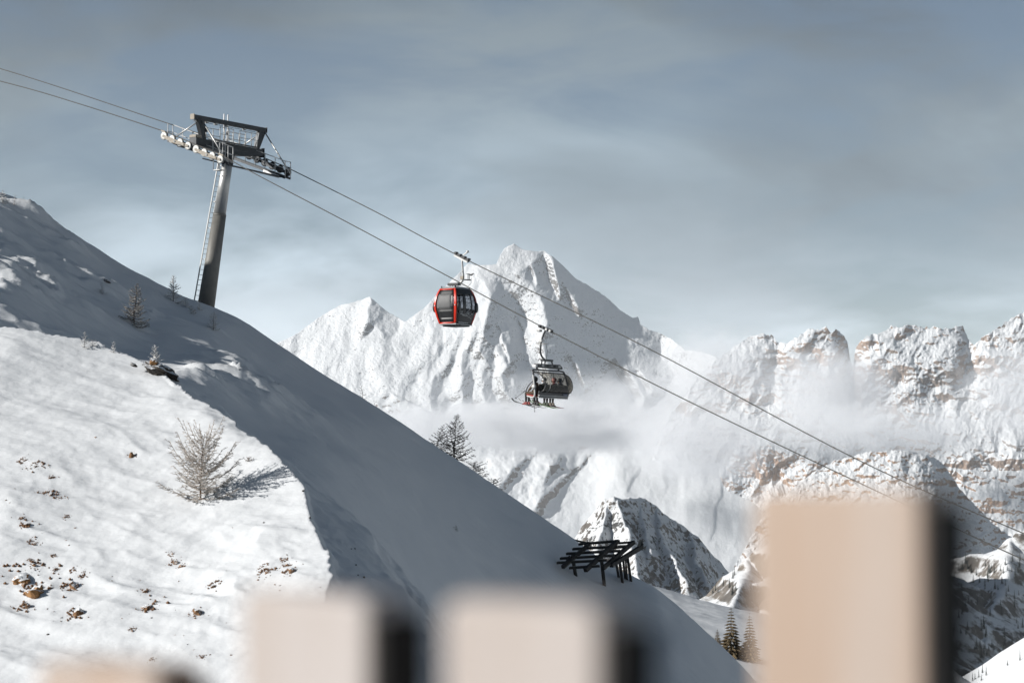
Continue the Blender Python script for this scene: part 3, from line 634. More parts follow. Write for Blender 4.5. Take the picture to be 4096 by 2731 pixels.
simple('cabin_dark', (0.03, 0.031, 0.034), 0.4, 0.0, 0.3, 4.0)
simple('cabin_grey', (0.42, 0.42, 0.42), 0.45, 0.1, 0.1, 4.0)
simple('white_print', (0.75, 0.75, 0.75), 0.6, 0.0, 0.05)
simple('grey_print', (0.22, 0.23, 0.23), 0.6, 0.0, 0.25, 20)
simple('blue_plate', (0.02, 0.03, 0.09), 0.4, 0.0, 0.1)
simple('seat_red', (0.32, 0.03, 0.02), 0.6, 0.0, 0.15)
simple('timber_dark', (0.012, 0.011, 0.010), 0.75, 0.0, 0.4, 6.0)
simple('bark', (0.055, 0.042, 0.033), 0.85, 0.0, 0.35, 14.0)
simple('bark_warm', (0.16, 0.10, 0.06), 0.85, 0.0, 0.35, 14.0)
simple('frost', (0.66, 0.655, 0.645), 0.8, 0.0, 0.12, 9.0)
simple('frost_grey', (0.40, 0.375, 0.35), 0.8, 0.0, 0.3, 9.0)
simple('frost_tan', (0.60, 0.55, 0.50), 0.8, 0.0, 0.2, 9.0)
simple('bark_tan', (0.34, 0.25, 0.18), 0.85, 0.0, 0.3, 14.0)
simple('needles', (0.022, 0.030, 0.024), 0.85, 0.0, 0.4, 4.0)
simple('needles_brown', (0.10, 0.072, 0.035), 0.85, 0.0, 0.4, 4.0)

def glass_mat(name, tint, clear, rough=0.06):
    m = bpy.data.materials.new(name); m.use_nodes = True; nt = m.node_tree; nt.nodes.clear(); L = nt.links.new; MAT[name] = m
    o = N(nt, 'ShaderNodeOutputMaterial'); t = N(nt, 'ShaderNodeBsdfTransparent'); t.inputs[0].default_value = (*tint, 1)
    b = N(nt, 'ShaderNodeBsdfPrincipled'); b.inputs['Base Color'].default_value = (0.03, 0.032, 0.035, 1); b.inputs['Roughness'].default_value = rough; b.inputs['Specular IOR Level'].default_value = 0.6
    tc = N(nt, 'ShaderNodeTexCoord'); f = noise(nt, tc.outputs['Object'], 3.0, 5, 0.7); r = ramp(nt, [(0.35, clear * 0.8), (0.7, min(1, clear * 1.2))]); L(f, r.inputs[0])
    mx = N(nt, 'ShaderNodeMixShader'); L(r.outputs[0], mx.inputs[0]); L(b.outputs[0], mx.inputs[1]); L(t.outputs[0], mx.inputs[2]); L(mx.outputs[0], o.inputs[0]); return m
glass_mat('tinted_glass', (0.80, 0.82, 0.85), 0.82)
glass_mat('smoked_glass', (0.5, 0.5, 0.5), 0.45, 0.5)
glass_mat('bubble_glass', (0.86, 0.83, 0.78), 0.72, 0.12)
glass_mat('dusty_glass', (0.55, 0.55, 0.55), 0.30, 0.45)
MAT['dusty_glass'].node_tree.nodes['Principled BSDF'].inputs['Base Color'].default_value = (0.21, 0.21, 0.21, 1); MAT['dusty_glass'].node_tree.nodes['Principled BSDF'].inputs['Specular IOR Level'].default_value = 0.15
def wood_mat(name, a, b_, rough=0.7):
    m, nt, b = new_mat(name); L = nt.links.new; tc = N(nt, 'ShaderNodeTexCoord')
    mp = N(nt, 'ShaderNodeMapping'); mp.inputs['Scale'].default_value = (5, 5, 0.35); L(tc.outputs['Object'], mp.inputs['Vector'])
    f = noise(nt, mp.outputs[0], 3.0, 6, 0.65, 0.6); r = ramp(nt, [(0.3, a), (0.7, b_)]); L(f, r.inputs[0]); L(r.outputs[0], b.inputs['Base Color']); b.inputs['Roughness'].default_value = rough
    bn = N(nt, 'ShaderNodeBump'); bn.inputs['Strength'].default_value = 0.4; bn.inputs['Distance'].default_value = 0.004; L(f, bn.inputs['Height']); L(bn.outputs[0], b.inputs['Normal'])
wood_mat('pale_larch_wood', (0.46, 0.39, 0.345), (0.55, 0.51, 0.495))
wood_mat('amber_larch_wood', (0.44, 0.305, 0.215), (0.50, 0.44, 0.40))
def rock_mat(name, a, b_, snow_at):
    m, nt, b = new_mat(name); L = nt.links.new; geo = N(nt, 'ShaderNodeNewGeometry'); sp = N(nt, 'ShaderNodeSeparateXYZ'); L(geo.outputs['Normal'], sp.inputs[0])
    tc = N(nt, 'ShaderNodeTexCoord'); n1 = noise(nt, geo.outputs['Position'], 9.0, 6, 0.7); n2 = noise(nt, geo.outputs['Position'], 3.0, 4, 0.6)
    r = ramp(nt, [(0.35, a), (0.7, b_)]); L(n1, r.inputs[0])
    s = math_(nt, 'ADD', sp.outputs[2], math_(nt, 'MULTIPLY', math_(nt, 'SUBTRACT', n2, 0.5), 0.9)); rr = ramp(nt, [(snow_at, 0.0), (snow_at + 0.08, 1.0)]); L(s, rr.inputs[0])
    L(mixc(nt, rr.outputs[0], r.outputs[0], SNOW), b.inputs['Base Color']); b.inputs['Roughness'].default_value = 0.85
    bn = N(nt, 'ShaderNodeBump'); bn.inputs['Strength'].default_value = 0.7; bn.inputs['Distance'].default_value = 0.03; L(n1, bn.inputs['Height']); L(bn.outputs[0], b.inputs['Normal'])
rock_mat('rock_brown', (0.10, 0.055, 0.028), (0.36, 0.19, 0.085), 0.55)
rock_mat('rock_ochre', (0.17, 0.085, 0.032), (0.46, 0.24, 0.09), 0.60)
rock_mat('rock_dark', (0.016, 0.015, 0.015), (0.07, 0.055, 0.04), 0.62)
simple('soil_grass', (0.11, 0.058, 0.028), 0.9, 0, 0.45, 20)

# ================================================================== ropeway frame
RA = RAD(33.0)
RV = Vector((math.cos(RA), -math.sin(RA), 0)); CV = Vector((math.sin(RA), math.cos(RA), 0))   # down the line / across the line
P_NEAR = P(770, 591, 138.0); GAUGE = 6.5; P_FAR = P_NEAR + CV * GAUGE
def on_rope(u, v, p0):                       # where that direction meets the upright plane of a rope
    d = ray(u, v); return d * (p0.dot(CV) / d.dot(CV))
BASE = P(817, 1236, 141.7); BASE.z -= 0.15
top_c = P_NEAR + CV * (GAUGE / 2)
def loc_(p):                                 # world -> tower frame
    q = p - BASE; return Vector((q.dot(RV), q.dot(CV), q.z))
TC = loc_(top_c); TC.z += 0.38               # crossarm centre in the tower frame
tower = thing('lift_tower', 'grey steel ropeway tower leaning on the snowy ridge', 'lift tower', BASE, -RA)
T = tower
def tp(x, y, z): return Vector((TC.x + x, TC.y + y, TC.z + z))
ax = (TC + Vector((0, 0, -0.35)))
def shaft(t): return Vector((ax.x * t, ax.y * t, ax.z * t - 0.4 * (1 - t)))
MB().tube([shaft(0), shaft(0.63)], 0.525, 40, 0.39).build('lower_shaft', 'shaft_paint', T)
MB().tube([shaft(0.63), shaft(1.0)], 0.365, 40, 0.30).build('upper_shaft', 'galvanised', T)
MB().tube([shaft(0.625), shaft(0.634)], 0.397, 40).build('shaft_joint', 'shaft_paint', T)
for a in (-2.2, -1.5, -0.7):
    p = shaft(0.86) + Vector((math.cos(a) * 0.33, math.sin(a) * 0.33, 0)); MB().box(p, (0.05, 0.05, 0.07)).build('climbing_lug', 'dark_steel', T)
MB().box((0.35, -0.25, 0.0), (0.45, 0.35, 0.22)).build('base_bolt_cover', 'galvanised', T, bevel=0.03)
# ladder on the uphill side
lad = MB().box((0, 0, 0), (0.001, 0.001, 0.001))
ldir = (shaft(1) - shaft(0)).normalized()
la, lb = shaft(0) + Vector((-0.68, -0.10, 0.3)), shaft(0.975) + Vector((-0.44, -0.10, 0))
ladder = bpy.data.objects.new('ladder', MB().tube([la + Vector((-0.30, 0.1, 0)), lb + Vector((-0.22, 0.1, 0))], 0.012, 5).mesh('ladder', 'dark_steel')); COL.objects.link(ladder); ladder.parent = T
for sy in (-0.2, 0.2): MB().beam(la + Vector((0, sy, 0)), lb + Vector((0, sy, 0)), 0.06, 0.05).build('ladder_rail', 'galvanised_pale', ladder)
rung = MB().cyl((0, -0.2, 0), (0, 0.2, 0), 0.016, 6).mesh('rung', 'galvanised')
for i in range(30): put('rung', rung, ladder, la + (lb - la) * ((i + 0.5) / 30))
for t in (0.35, 0.55, 0.72, 0.95):
    p = la + (lb - la) * t; MB().beam(p, p + Vector((0.30, 0.0, 0)), 0.05, 0.05).build('ladder_bracket', 'galvanised_pale', ladder)
# crossarm: box girder deepening over the shaft, with open end boxes
MB().plate([tp(0, -3.15, 0.20), tp(0, 2.95, 0.20), tp(0, 2.95, -0.20), tp(0, 0.9, -0.42), tp(0, -0.9, -0.42), tp(0, -3.15, -0.20)], 0.42, (1, 0, 0)).build('crossarm', 'dark_steel', T, bevel=0.02)
for y in (-3.2, 3.0): MB().box(tp(0, y, 0.0), (0.5, 0.06, 0.55)).build('crossarm_end_plate', 'dark_steel', T)
MB().box(tp(0.24, -0.1, -0.05), (0.03, 3.6, 0.16)).build('crossarm_stiffener', 'dark_steel', T)
MB().tube([shaft(0.965), shaft(1.0)], 0.36, 32).build('head_collar', 'dark_steel', T)
MB().box(tp(0, -3.0, 0.30), (0.5, 0.5, 0.16)).build('saddle_block', 'rocker_tan', T, bevel=0.02)
# lifting frame over the crossarm
fz = 1.42
MB().beam(tp(0, -3.25, fz), tp(0, 3.35, fz), 0.24, 0.26).build('lifting_beam', 'dark_steel', T, bevel=0.02)
for y in (-3.28, 3.38): MB().box(tp(0, y, fz), (0.30, 0.05, 0.32)).build('beam_end_cap', 'rocker_tan' if y < 0 else 'dark_steel', T)
for y0, y1 in ((-2.35, -2.62), (2.55, 3.0)):
    MB().plate([tp(0, y0 - 0.15, 0.2), tp(0, y0 + 0.15, 0.2), tp(0, y1 + 0.30, fz - 0.14), tp(0, y1 - 0.30, fz - 0.14)], 0.24, (1, 0, 0)).build('frame_post', 'dark_steel', T)
for y in (-2.0, -0.2, 1.4, -1.2): MB().box(tp(0, y, fz - 0.18), (0.14, 0.18, 0.12)).build('pulley_lug', 'galvanised_pale', T)
for y in (-3.15, -3.0, 3.1, 3.25): MB().tube([tp(0.02, y, fz - 0.13), tp(0.02, y - 0.05, fz - 0.24), tp(0.02, y + 0.03, fz - 0.27), tp(0.02, y + 0.05, fz - 0.15)], 0.018, 5).build('hook', 'galvanised_pale', T)
MB().tube([tp(0.1, -2.4, fz - 0.24), tp(0.1, 2.6, fz - 0.24)], 0.015, 5).build('hand_line', 'dark_steel', T)
RS = RAD(-20.0)                               # slope of the sheave trains
def sl(x, y, z): return Vector((TC.x + x * math.cos(RS), TC.y + y, TC.z + x * math.sin(RS) + z))
for y in (-2.75, 3.0):
    MB().tube([tp(0.05, y + 0.25, fz - 0.1), sl(2.25, y + 0.1, -0.55)], 0.042, 6).build('brace', 'galvanised', T)
    MB().tube([tp(-0.05, y + 0.25, fz - 0.1), sl(-2.25, y + 0.1, -0.45)], 0.042, 6).build('brace', 'galvanised', T)
# sheave trains
M_y = Matrix.Rotation(math.pi / 2, 3, 'X')
sh_rim = MB().lathe([(0.150, -0.045), (0.235, -0.05), (0.238, -0.03), (0.205, -0.012), (0.205, 0.012), (0.238, 0.03), (0.235, 0.05), (0.150, 0.045)], M_y, 28).mesh('rim', 'sheave_metal')
sh_web = MB().lathe([(0.15, -0.018), (0.15, 0.018)], M_y, 24).mesh('web', 'rocker_tan')
sh_tyre = MB().lathe([(0.228, -0.028), (0.231, 0.0), (0.228, 0.028)], M_y, 28).mesh('sheave', 'black_rubber')
sh_hub = MB().lathe([(0.045, -0.11), (0.06, -0.09), (0.06, 0.09), (0.045, 0.11)], M_y, 14).mesh('hub', 'galvanised_pale')
dk_rim = sh_rim.copy(); dk_rim.materials.clear(); dk_rim.materials.append(MAT['dark_steel'])
def train(p0, ca, cb, side, rimmesh, tan):
    cs = [loc_(on_rope(ca[0] + (cb[0] - ca[0]) * i / 7, ca[1] + (cb[1] - ca[1]) * i / 7, p0)) for i in range(8)]
    for c in cs:
        t = put('sheave', sh_tyre, T, c); put('rim', rimmesh, t); put('web', sh_web, t); put('hub', sh_hub, t)
    for i in range(0, 8, 2):
        a, b = cs[i], cs[i + 1]; o = Vector((0, side * 0.10, -0.02))
        MB().plate([a + o + Vector((-0.05, 0, -0.06)), a + o + Vector((-0.05, 0, 0.06)), (a + b) / 2 + o + Vector((0, 0, 0.10)), b + o + Vector((0.05, 0, 0.06)), b + o + Vector((0.05, 0, -0.06)), (a + b) / 2 + o + Vector((0, 0, -0.10))], 0.03, (0, 1, 0)).build('short_rocker', tan, T)
        MB().cyl((a + b) / 2 + o + Vector((0, side * 0.06, 0)), (a + b) / 2 - o, 0.05, 12).build('pivot_pin', 'galvanised_pale', T)
    for i in (0, 4):
        a, b = (cs[i] + cs[i + 1]) / 2, (cs[i + 2] + cs[i + 3]) / 2; o = Vector((0, side * 0.15, -0.05)); m = (a + b) / 2
        MB().plate([a + o + Vector((-0.08, 0, -0.05)), a + o + Vector((-0.08, 0, 0.07)), m + o + Vector((0, 0, 0.13)), b + o + Vector((0.08, 0, 0.07)), b + o + Vector((0.08, 0, -0.05)), m + o + Vector((0, 0, -0.12))], 0.03, (0, 1, 0)).build('long_rocker', tan, T)
        MB().cyl(m + o + Vector((0, side * 0.06, 0)), m - o, 0.06, 12).build('pivot_pin', 'galvanised_pale', T)
    a, b = (cs[1] + cs[2]) / 2, (cs[5] + cs[6]) / 2; o = Vector((0, -side * 0.16, -0.02))
    MB().beam(a + o, b + o, 0.09, 0.22).build('main_rocker', 'dark_steel', T)
    for c, s_ in ((cs[0], -1), (cs[7], 1)): MB().box(c + Vector((s_ * 0.05, 0, 0.27)), (0.34, 0.12, 0.09), Matrix.Rotation(-RS, 3, 'Y')).build('rope_catcher', tan, T)
    return cs
NEAR_CS = train(P_NEAR, (657, 544), (882, 638), -1, sh_rim, 'rocker_tan')
FAR_CS = train(P_FAR, (936, 597), (1151, 690), -1, dk_rim, 'dark_steel')
# catwalks with railings: (y, length range, floor height)
def catwalk(y, x0, x1, zf, w, mat, rail_y):
    g = MB(); 
    for i in range(7):
        yy = y - w / 2 + w * i / 6; g.beam(sl(x0, yy, zf), sl(x1, yy, zf), 0.02, 0.04)
    n = 26
    for i in range(n + 1):
        x = x0 + (x1 - x0) * i / n; g.beam(sl(x, y - w / 2, zf), sl(x, y + w / 2, zf), 0.02, 0.03)
    cw = g.build('catwalk_grating', 'dark_steel', T)
    for yy in (y - w / 2, y + w / 2): MB().beam(sl(x0, yy, zf - 0.04), sl(x1, yy, zf - 0.04), 0.04, 0.13).build('catwalk_beam', mat, cw)
    k = 7; rail = MB().tube([sl(x0, rail_y, zf + 0.95), sl(x1, rail_y, zf + 0.95)], 0.026, 6).build('railing', 'galvanised_pale', T)
    MB().tube([sl(x0, rail_y, zf + 0.5), sl(x1, rail_y, zf + 0.5)], 0.022, 6).build('middle_rail', 'galvanised_pale', rail)
    for i in range(k):
        x = x0 + (x1 - x0) * i / (k - 1); MB().tube([sl(x, rail_y, zf), sl(x, rail_y, zf + 0.95)], 0.025, 6).build('railing_post', 'galvanised_pale', rail)
    for x in (x0, x1):
        for h in (0.95, 0.5): MB().tube([sl(x, rail_y, zf + h), sl(x, rail_y + (y - rail_y) * 2, zf + h)], 0.024, 6).build('end_rail', 'galvanised_pale', rail)
        MB().tube([sl(x, 2 * y - rail_y, zf), sl(x, 2 * y - rail_y, zf + 0.95)], 0.025, 6).build('railing_post', 'galvanised_pale', rail)
catwalk(-2.50, -2.5, 2.35, -0.55, 0.45, 'dark_steel', -2.28)
catwalk(2.55, -2.3, 2.55, -0.80, 0.5, 'dark_steel', 2.30)
p = sl(1.55, 2.30, -0.90); MB().beam(sl(0.8, 2.275, -0.90), sl(2.1, 2.275, -0.90), 0.02, 0.14).build('number_plate', 'white_print', T)
text_mesh('number', '3', 0.14, 'black_rubber', Matrix.Translation(sl(0.95, 2.255, -0.95)) @ Matrix.Rotation(math.pi / 2, 4, 'X'), T)
for x in (-2.0, 2.1): MB().beam(sl(x, -2.4, -0.72), sl(x, 2.4, -0.90), 0.06, 0.09).build('tie_beam', 'dark_steel', T)
MB().tube([tp(0.2, -2.6, -0.95), tp(1.9, 2.3, -1.65)], 0.04, 6).build('tie_beam', 'dark_steel', T)
# service platform with railings on top of the crossarm
for (x, ya, yb) in ((0.42, -1.3, -0.1), (0.42, 0.5, 2.1), (-0.42, -2.2, -0.3), (-0.42, 0.3, 2.0)):
    rl = MB().tube([tp(x, ya, 1.02), tp(x, yb, 1.02)], 0.024, 6).build('platform_railing', 'galvanised_pale', T)
    MB().tube([tp(x, ya, 0.62), tp(x, yb, 0.62)], 0.02, 6).build('middle_rail', 'galvanised_pale', rl)
    for i in range(4):
        y = ya + (yb - ya) * i / 3; MB().tube([tp(x, y, 0.15), tp(x, y, 1.02)], 0.024, 6).build('railing_post', 'galvanised_pale', rl)
for x in (-0.36, 0.36): MB().beam(tp(x, -2.2, 0.22), tp(x, 2.2, 0.22), 0.26, 0.03).build('platform_grating', 'dark_steel', T)
for y in (-0.35, 0.0): MB().tube([tp(-0.1, y, 0.2), tp(-0.1, y + 0.02, 1.95)], 0.04, 8).build('antenna_mast', 'white_print', T)
MB().box(tp(-0.1, 0.0, 0.85), (0.16, 0.14, 0.2)).build('junction_box', 'dark_steel', T)
MB().box(tp(0.1, -2.2, 0.75), (0.14, 0.14, 0.22)).build('junction_box', 'dark_steel', T)
# drop cage beside the shaft top
cg = MB().box(tp(0.95, -2.0, -1.62), (0.5, 0.5, 0.04)).build('side_platform', 'galvanised_pale', T)
for dx in (-0.24, 0.24):
    for dy in (-0.24, 0.24): MB().tube([tp(0.95 + dx, -2.0 + dy, -1.62), tp(0.95 + dx, -2.0 + dy, 0.0)], 0.024, 6).build('cage_post', 'galvanised_pale', cg)
for z in (0.0, -0.5, -1.0):
    for a, b in (((-.24, -.24), (.24, -.24)), ((.24, -.24), (.24, .24)), ((-.24, .24), (.24, .24))): MB().tube([tp(0.95 + a[0], -2.0 + a[1], z), tp(0.95 + b[0], -2.0 + b[1], z)], 0.02, 6).build('cage_rail', 'galvanised_pale', cg)

# ================================================================== haul ropes
def catmull(pts, n=12):
    q = [pts[0] * 2 - pts[1]] + pts + [pts[-1] * 2 - pts[-2]]; out = []
    for i in range(1, len(q) - 2):
        for k in range(n):
            t = k / n; a, b, c, d = q[i - 1], q[i], q[i + 1], q[i + 2]
            out.append(0.5 * ((2 * b) + (c - a) * t + (2 * a - 5 * b + 4 * c - d) * t * t + (3 * b - a - 3 * c + d) * t ** 3))
    return out + [pts[-1]]
def rope(label, far, px_before, cs, px_after, p0):
    up = Vector((0.34, 0, 0.94)) * 0.245
    w = lambda c: BASE + RV * (c.x + 0.34 * 0.245) + CV * c.y + Vector((0, 0, c.z + 0.94 * 0.245))
    pts = [on_rope(u, v, p0) for u, v in px_before] + [w(c) for c in cs] + [on_rope(u, v, p0) for u, v in px_after]
    o = MB().tube(catmull(pts, 8), 0.028, 8).build('haul_rope', 'rope_steel'); tag(o, label, 'cable'); return pts
rope('near steel haul rope that carries the chairlift chair', False, [(-700, 155), (0, 325), (330, 420)], NEAR_CS, [(1027, 699), (1400, 895), (1794, 1106), (2180, 1313), (2786, 1620), (3553, 1985), (4096, 2238), (4900, 2590)], P_NEAR)
rope('far steel haul rope that carries the red cabin', True, [(-700, 85), (0, 275), (650, 487)], FAR_CS, [(1500, 846), (1846, 1029), (2577, 1385), (3413, 1829), (4096, 2133), (4900, 2460)], P_FAR)

# ================================================================== red cabin
G = on_rope(1846, 1029, P_FAR)
g = thing('gondola_cabin', 'red framed black gondola cabin with tinted windows hanging from the upper rope', 'gondola', G + Vector((0, 0, -3.78)) - RV * 0.40, -RA)
GZ = 3.78                                       # rope height over the cabin floor frame
# barrel cross-section: (height, half length along the rope, half width across)
prof = [(0.0, 0.53, 0.755), (0.10, 0.565, 0.785), (0.45, 0.65, 0.90), (0.80, 0.72, 0.97), (1.05, 0.735, 0.99), (1.30, 0.72, 0.97), (1.60, 0.66, 0.905), (1.85, 0.565, 0.80), (1.98, 0.50, 0.735)]
def at_h(h):
    for (h0, a0, b0), (h1, a1, b1) in zip(prof[:-1], prof[1:]):
        if h <= h1: t = (h - h0) / (h1 - h0); return a0 + (a1 - a0) * t, b0 + (b1 - b0) * t
    return prof[-1][1:]
HS = [0.0, 0.1, 0.2, 0.35, 0.5, 0.65, 0.8, 0.95, 1.1, 1.25, 1.4, 1.55, 1.7, 1.82, 1.92, 1.98]
def wall(side, t0, t1, h0, h1, off):            # strip of cabin wall; side 0..3: -c, +r, +c, -r; t in -1..1 across
    hs = [h0] + [h for h in HS if h0 < h < h1] + [h1]; v = []; f = []; m = 5
    for h in hs:
        a, b = at_h(h)
        for k in range(m + 1):
            t = t0 + (t1 - t0) * k / m; bow = 0.035 * (1 - t * t)
            p = {0: (t * a, -b - bow - off, h), 1: (a + bow + off, t * b, h), 2: (-t * a, b + bow + off, h), 3: (-a - bow - off, -t * b, h)}[side]; v.append(p)
    for i in range(len(hs) - 1):
        for k in range(m): f.append((i * (m + 1) + k, i * (m + 1) + k + 1, (i + 1) * (m + 1) + k + 1, (i + 1) * (m + 1) + k))
    return v, f
def wall_part(name, mat, side, t0, t1, h0, h1, off, parent=g, th=0.02):
    v, f = wall(side, t0, t1, h0, h1, off); o = MB().add(v, f, True).build(name, mat, parent)
    md = o.modifiers.new('thick', 'SOLIDIFY'); md.thickness = th; md.offset = 0; return o
# red end frames on the two faces along the line (near and far)
for side in (0, 2):
    fr = wall_part('end_frame_post', 'cabin_red', side, -1.04, -0.87, 0.0, 1.98, 0.03, th=0.07)
    wall_part('end_frame_post', 'cabin_red', side, 0.84, 1.04, 0.0, 1.98, 0.03, th=0.07)
    wall_part('end_frame_sill', 'cabin_red', side, -0.9, 0.9, 0.0, 0.075, 0.03, th=0.06)
    wall_part('end_frame_head', 'cabin_red', side, -0.9, 0.9, 1.895, 1.985, 0.03, th=0.06)
    wall_part('lower_panel', 'cabin_black', side, -0.88, 0.88, 0.07, 0.34, 0.0)
    wall_part('lower_window', 'smoked_glass', side, -0.88, 0.88, 0.34, 0.80, 0.0)
    wall_part('window_bar', 'cabin_black', side, -0.88, 0.88, 0.80, 0.85, 0.005)
    wall_part('upper_window', 'dusty_glass' if side == 0 else 'tinted_glass', side, -0.88, 0.60, 0.85, 1.66, 0.0)
    wall_part('window_post', 'cabin_dark', side, 0.52, 0.68, 0.85, 1.66, 0.006)
    wall_part('side_light', 'tinted_glass', side, 0.68, 0.88, 0.85, 1.66, 0.0)
    wall_part('head_panel', 'cabin_black', side, -0.88, 0.88, 1.66, 1.91, 0.0)
    for t, m in ((-0.95, -1), (0.94, 1)):
        a, b = at_h(1.02); MB().box((t * a, (-b - 0.085) * (1 if side == 0 else -1), 1.02), (0.04, 0.03, 0.06)).build('reflector', 'white_print', g)
# dark door sides
for side in (1, 3):
    wall_part('door_lower_panel', 'cabin_black', side, -0.97, 0.97, 0.0, 0.62, 0.0)
    wall_part('door_window', 'tinted_glass', side, -0.93, 0.93, 0.62, 1.62, 0.0)
    wall_part('door_head_panel', 'cabin_black', side, -0.97, 0.97, 1.62, 1.985, 0.0)
    for t0, t1 in ((-1.0, -0.92), (-0.38, -0.08), (0.40, 0.56), (0.93, 1.0)): wall_part('door_post', 'cabin_black', side, t0, t1, 0.55, 1.7, 0.008)
    for h in (1.20, 1.42): wall_part('window_rail', 'cabin_black', side, -0.93, 0.45, h, h + 0.02, 0.006)
for sx in (-1, 1):
    for sy in (-1, 1):
        a, b = at_h(1.0); o = MB().lathe([(0.02, -0.06), (0.13, -0.05), (0.14, 0.0), (0.13, 0.05), (0.02, 0.06)], Matrix.Rotation(math.pi / 2, 3, 'Y'), 18).build('ski_rack', 'cabin_black', g, (sx * (a + 0.10), sy * (b - 0.12), 0.95)); o.scale = (1, 1, 2.1)
MB().box((0, 0, -0.03), (1.2, 1.66, 0.06)).build('floor', 'cabin_grey', g, bevel=0.02)
MB().plate([(-0.5, -0.55, -0.06), (0.55, -0.3, -0.06), (0.55, 0.6, -0.06), (-0.5, 0.6, -0.06)], 0.08, (0, 0, 1)).build('underfloor_box', 'cabin_black', g, (0, 0, -0.04))
for sx in (-1, 1): MB().box((sx * 0.42, 0, 0.42), (0.34, 1.55, 0.09)).build('bench_seat', 'cabin_dark', g, bevel=0.02); 
for sx in (-1, 1): MB().box((sx * 0.62, 0, 0.68), (0.06, 1.5, 0.4)).build('bench_back', 'cabin_dark', g, bevel=0.02)
MB().add(*(lambda v: (v, [(0, 1, 2, 3), (4, 5, 6, 7)[::-1], (0, 1, 5, 4), (1, 2, 6, 5), (2, 3, 7, 6), (3, 0, 4, 7)]))([(-0.55, -0.80, 1.98), (0.55, -0.80, 1.98), (0.55, 0.80, 1.98), (-0.55, 0.80, 1.98), (-0.40, -0.62, 2.10), (0.40, -0.62, 2.10), (0.40, 0.62, 2.10), (-0.40, 0.62, 2.10)])).build('roof', 'cabin_grey', g, bevel=0.02)
for sx in (-1, 1):
    for sy in (-1, 1): MB().cyl((sx * 0.46, sy * 0.72, 2.0), (sx * 0.46, sy * 0.72, 2.13), 0.035, 10).build('roof_buffer', 'cabin_dark', g)
MB().box((-0.10, 0.0, 2.27), (0.75, 0.30, 0.15)).build('suspension_block', 'cabin_dark', g, bevel=0.03)
for x in (-0.36, -0.18, 0.05, 0.18): MB().tube([(x, -0.05, 2.10), (x + 0.03, -0.05, 2.24)], 0.022, 6).build('damper', 'cabin_dark', g)
hang = MB()
hp = [(0.08, 0.05, 2.25), (0.30, 0.05, 2.36), (0.48, 0.05, 2.55), (0.47, 0.03, 3.0), (0.43, 0.0, 3.62)]
hang = MB().tube(catmull([Vector(p) for p in hp], 5), 0.075, 10, 0.055).build('hanger_arm', 'galvanised_pale', g)
MB().box((0.46, -0.03, 2.62), (0.20, 0.12, 0.18)).build('damper_bracket', 'rocker_tan', hang)
for x in (0.66, 0.73, 0.79): MB().tube([(x, 0.25, 2.52), (x, 0.25, 2.86)], 0.016, 5).build('door_rod', 'cabin_dark', hang)
MB().plate([(0.52, 0.25, 2.88), (0.90, 0.25, 2.82), (1.08, 0.25, 2.86), (0.90, 0.25, 2.72)], 0.10, (0, 1, 0)).build('door_cam', 'cabin_dark', hang)
MB().beam((0.46, 0.1, 2.52), (0.88, 0.28, 2.48), 0.05, 0.06).build('cam_arm', 'cabin_dark', hang)
MB().tube([(0.90, 0.25, 2.6), (0.88, 0.25, 2.3), (0.66, 0.2, 2.10)], 0.012, 5).build('door_cable', 'cabin_dark', hang)
gr = MB().beam((-0.02, 0.03, GZ + 0.20), (0.88, 0.03, GZ - 0.24), 0.16, 0.16).build('grip', 'cabin_dark', g)
MB().beam((-0.06, -0.06, GZ + 0.13), (0.84, -0.06, GZ - 0.31), 0.07, 0.09).build('grip_jaw', 'galvanised_pale', gr)
for x in (-0.38, -0.1, 0.2, 0.46): MB().cyl((x + 0.4, -0.10, GZ + 0.08 - 0.48 * x), (x + 0.4, 0.16, GZ + 0.08 - 0.48 * x), 0.07, 12).build('grip_roller', 'cabin_dark', gr)
MB().beam((0.45, 0.06, GZ + 0.10), (0.76, 0.06, GZ + 0.28), 0.06, 0.06).build('grip_lever', 'galvanised_pale', gr)
MB().lathe([(0.03, -0.07), (0.07, -0.05), (0.07, 0.05), (0.03, 0.07)], M_y, 12).build('lever_roller', 'galvanised', gr, (0.77, 0.06, GZ + 0.30))
# print on the dark door side: line map, panels and web address
def on_door(t, h, off=0.014):
    a, b = at_h(h); return Vector((a + 0.035 * (1 - t * t) + off + 0.002, t * b, h))
def door_line(name, pts, r=0.008): MB().tube([on_door(t, h) for t, h in pts], r, 5).build(name, 'white_print', g)
door_line('line_map', [(0.0, 0.62), (0.28, 0.84)]); door_line('line_map', [(0.28, 0.84), (0.24, 0.60), (0.24, 0.54), (0.38, 0.51), (0.50, 0.52), (0.47, 0.41), (0.52, 0.36), (0.70, 0.32)])
def door_panel(name, t0, t1, h0, h1, mat='grey_print'):
    v, f = wall(1, t0, t1, h0, h1, 0.014); MB().add(v, f).build(name, mat, g)
door_panel('map_panel', -0.72, -0.38, 0.60, 0.72); door_panel('map_panel', 0.06, 0.38, 0.56, 0.66); door_panel('map_panel', 0.58, 0.72, 0.56, 0.60, 'white_print'); door_panel('map_panel', 0.26, 0.40, 0.36, 0.44)
Md = Matrix.Rotation(math.pi / 2, 4, 'Z') @ Matrix.Rotation(math.pi / 2, 4, 'X')
text_mesh('web_address', 'www.bergerein.net', 0.125, 'white_print', Matrix.Translation(on_door(-0.22, 0.07, 0.05)) @ Md, g, 0.2)
text_mesh('door_lettering', 'B', 0.16, 'black_rubber', Matrix.Translation(on_door(-0.58, 0.64, 0.03)) @ Md, g)
rl_ = random.Random(3)
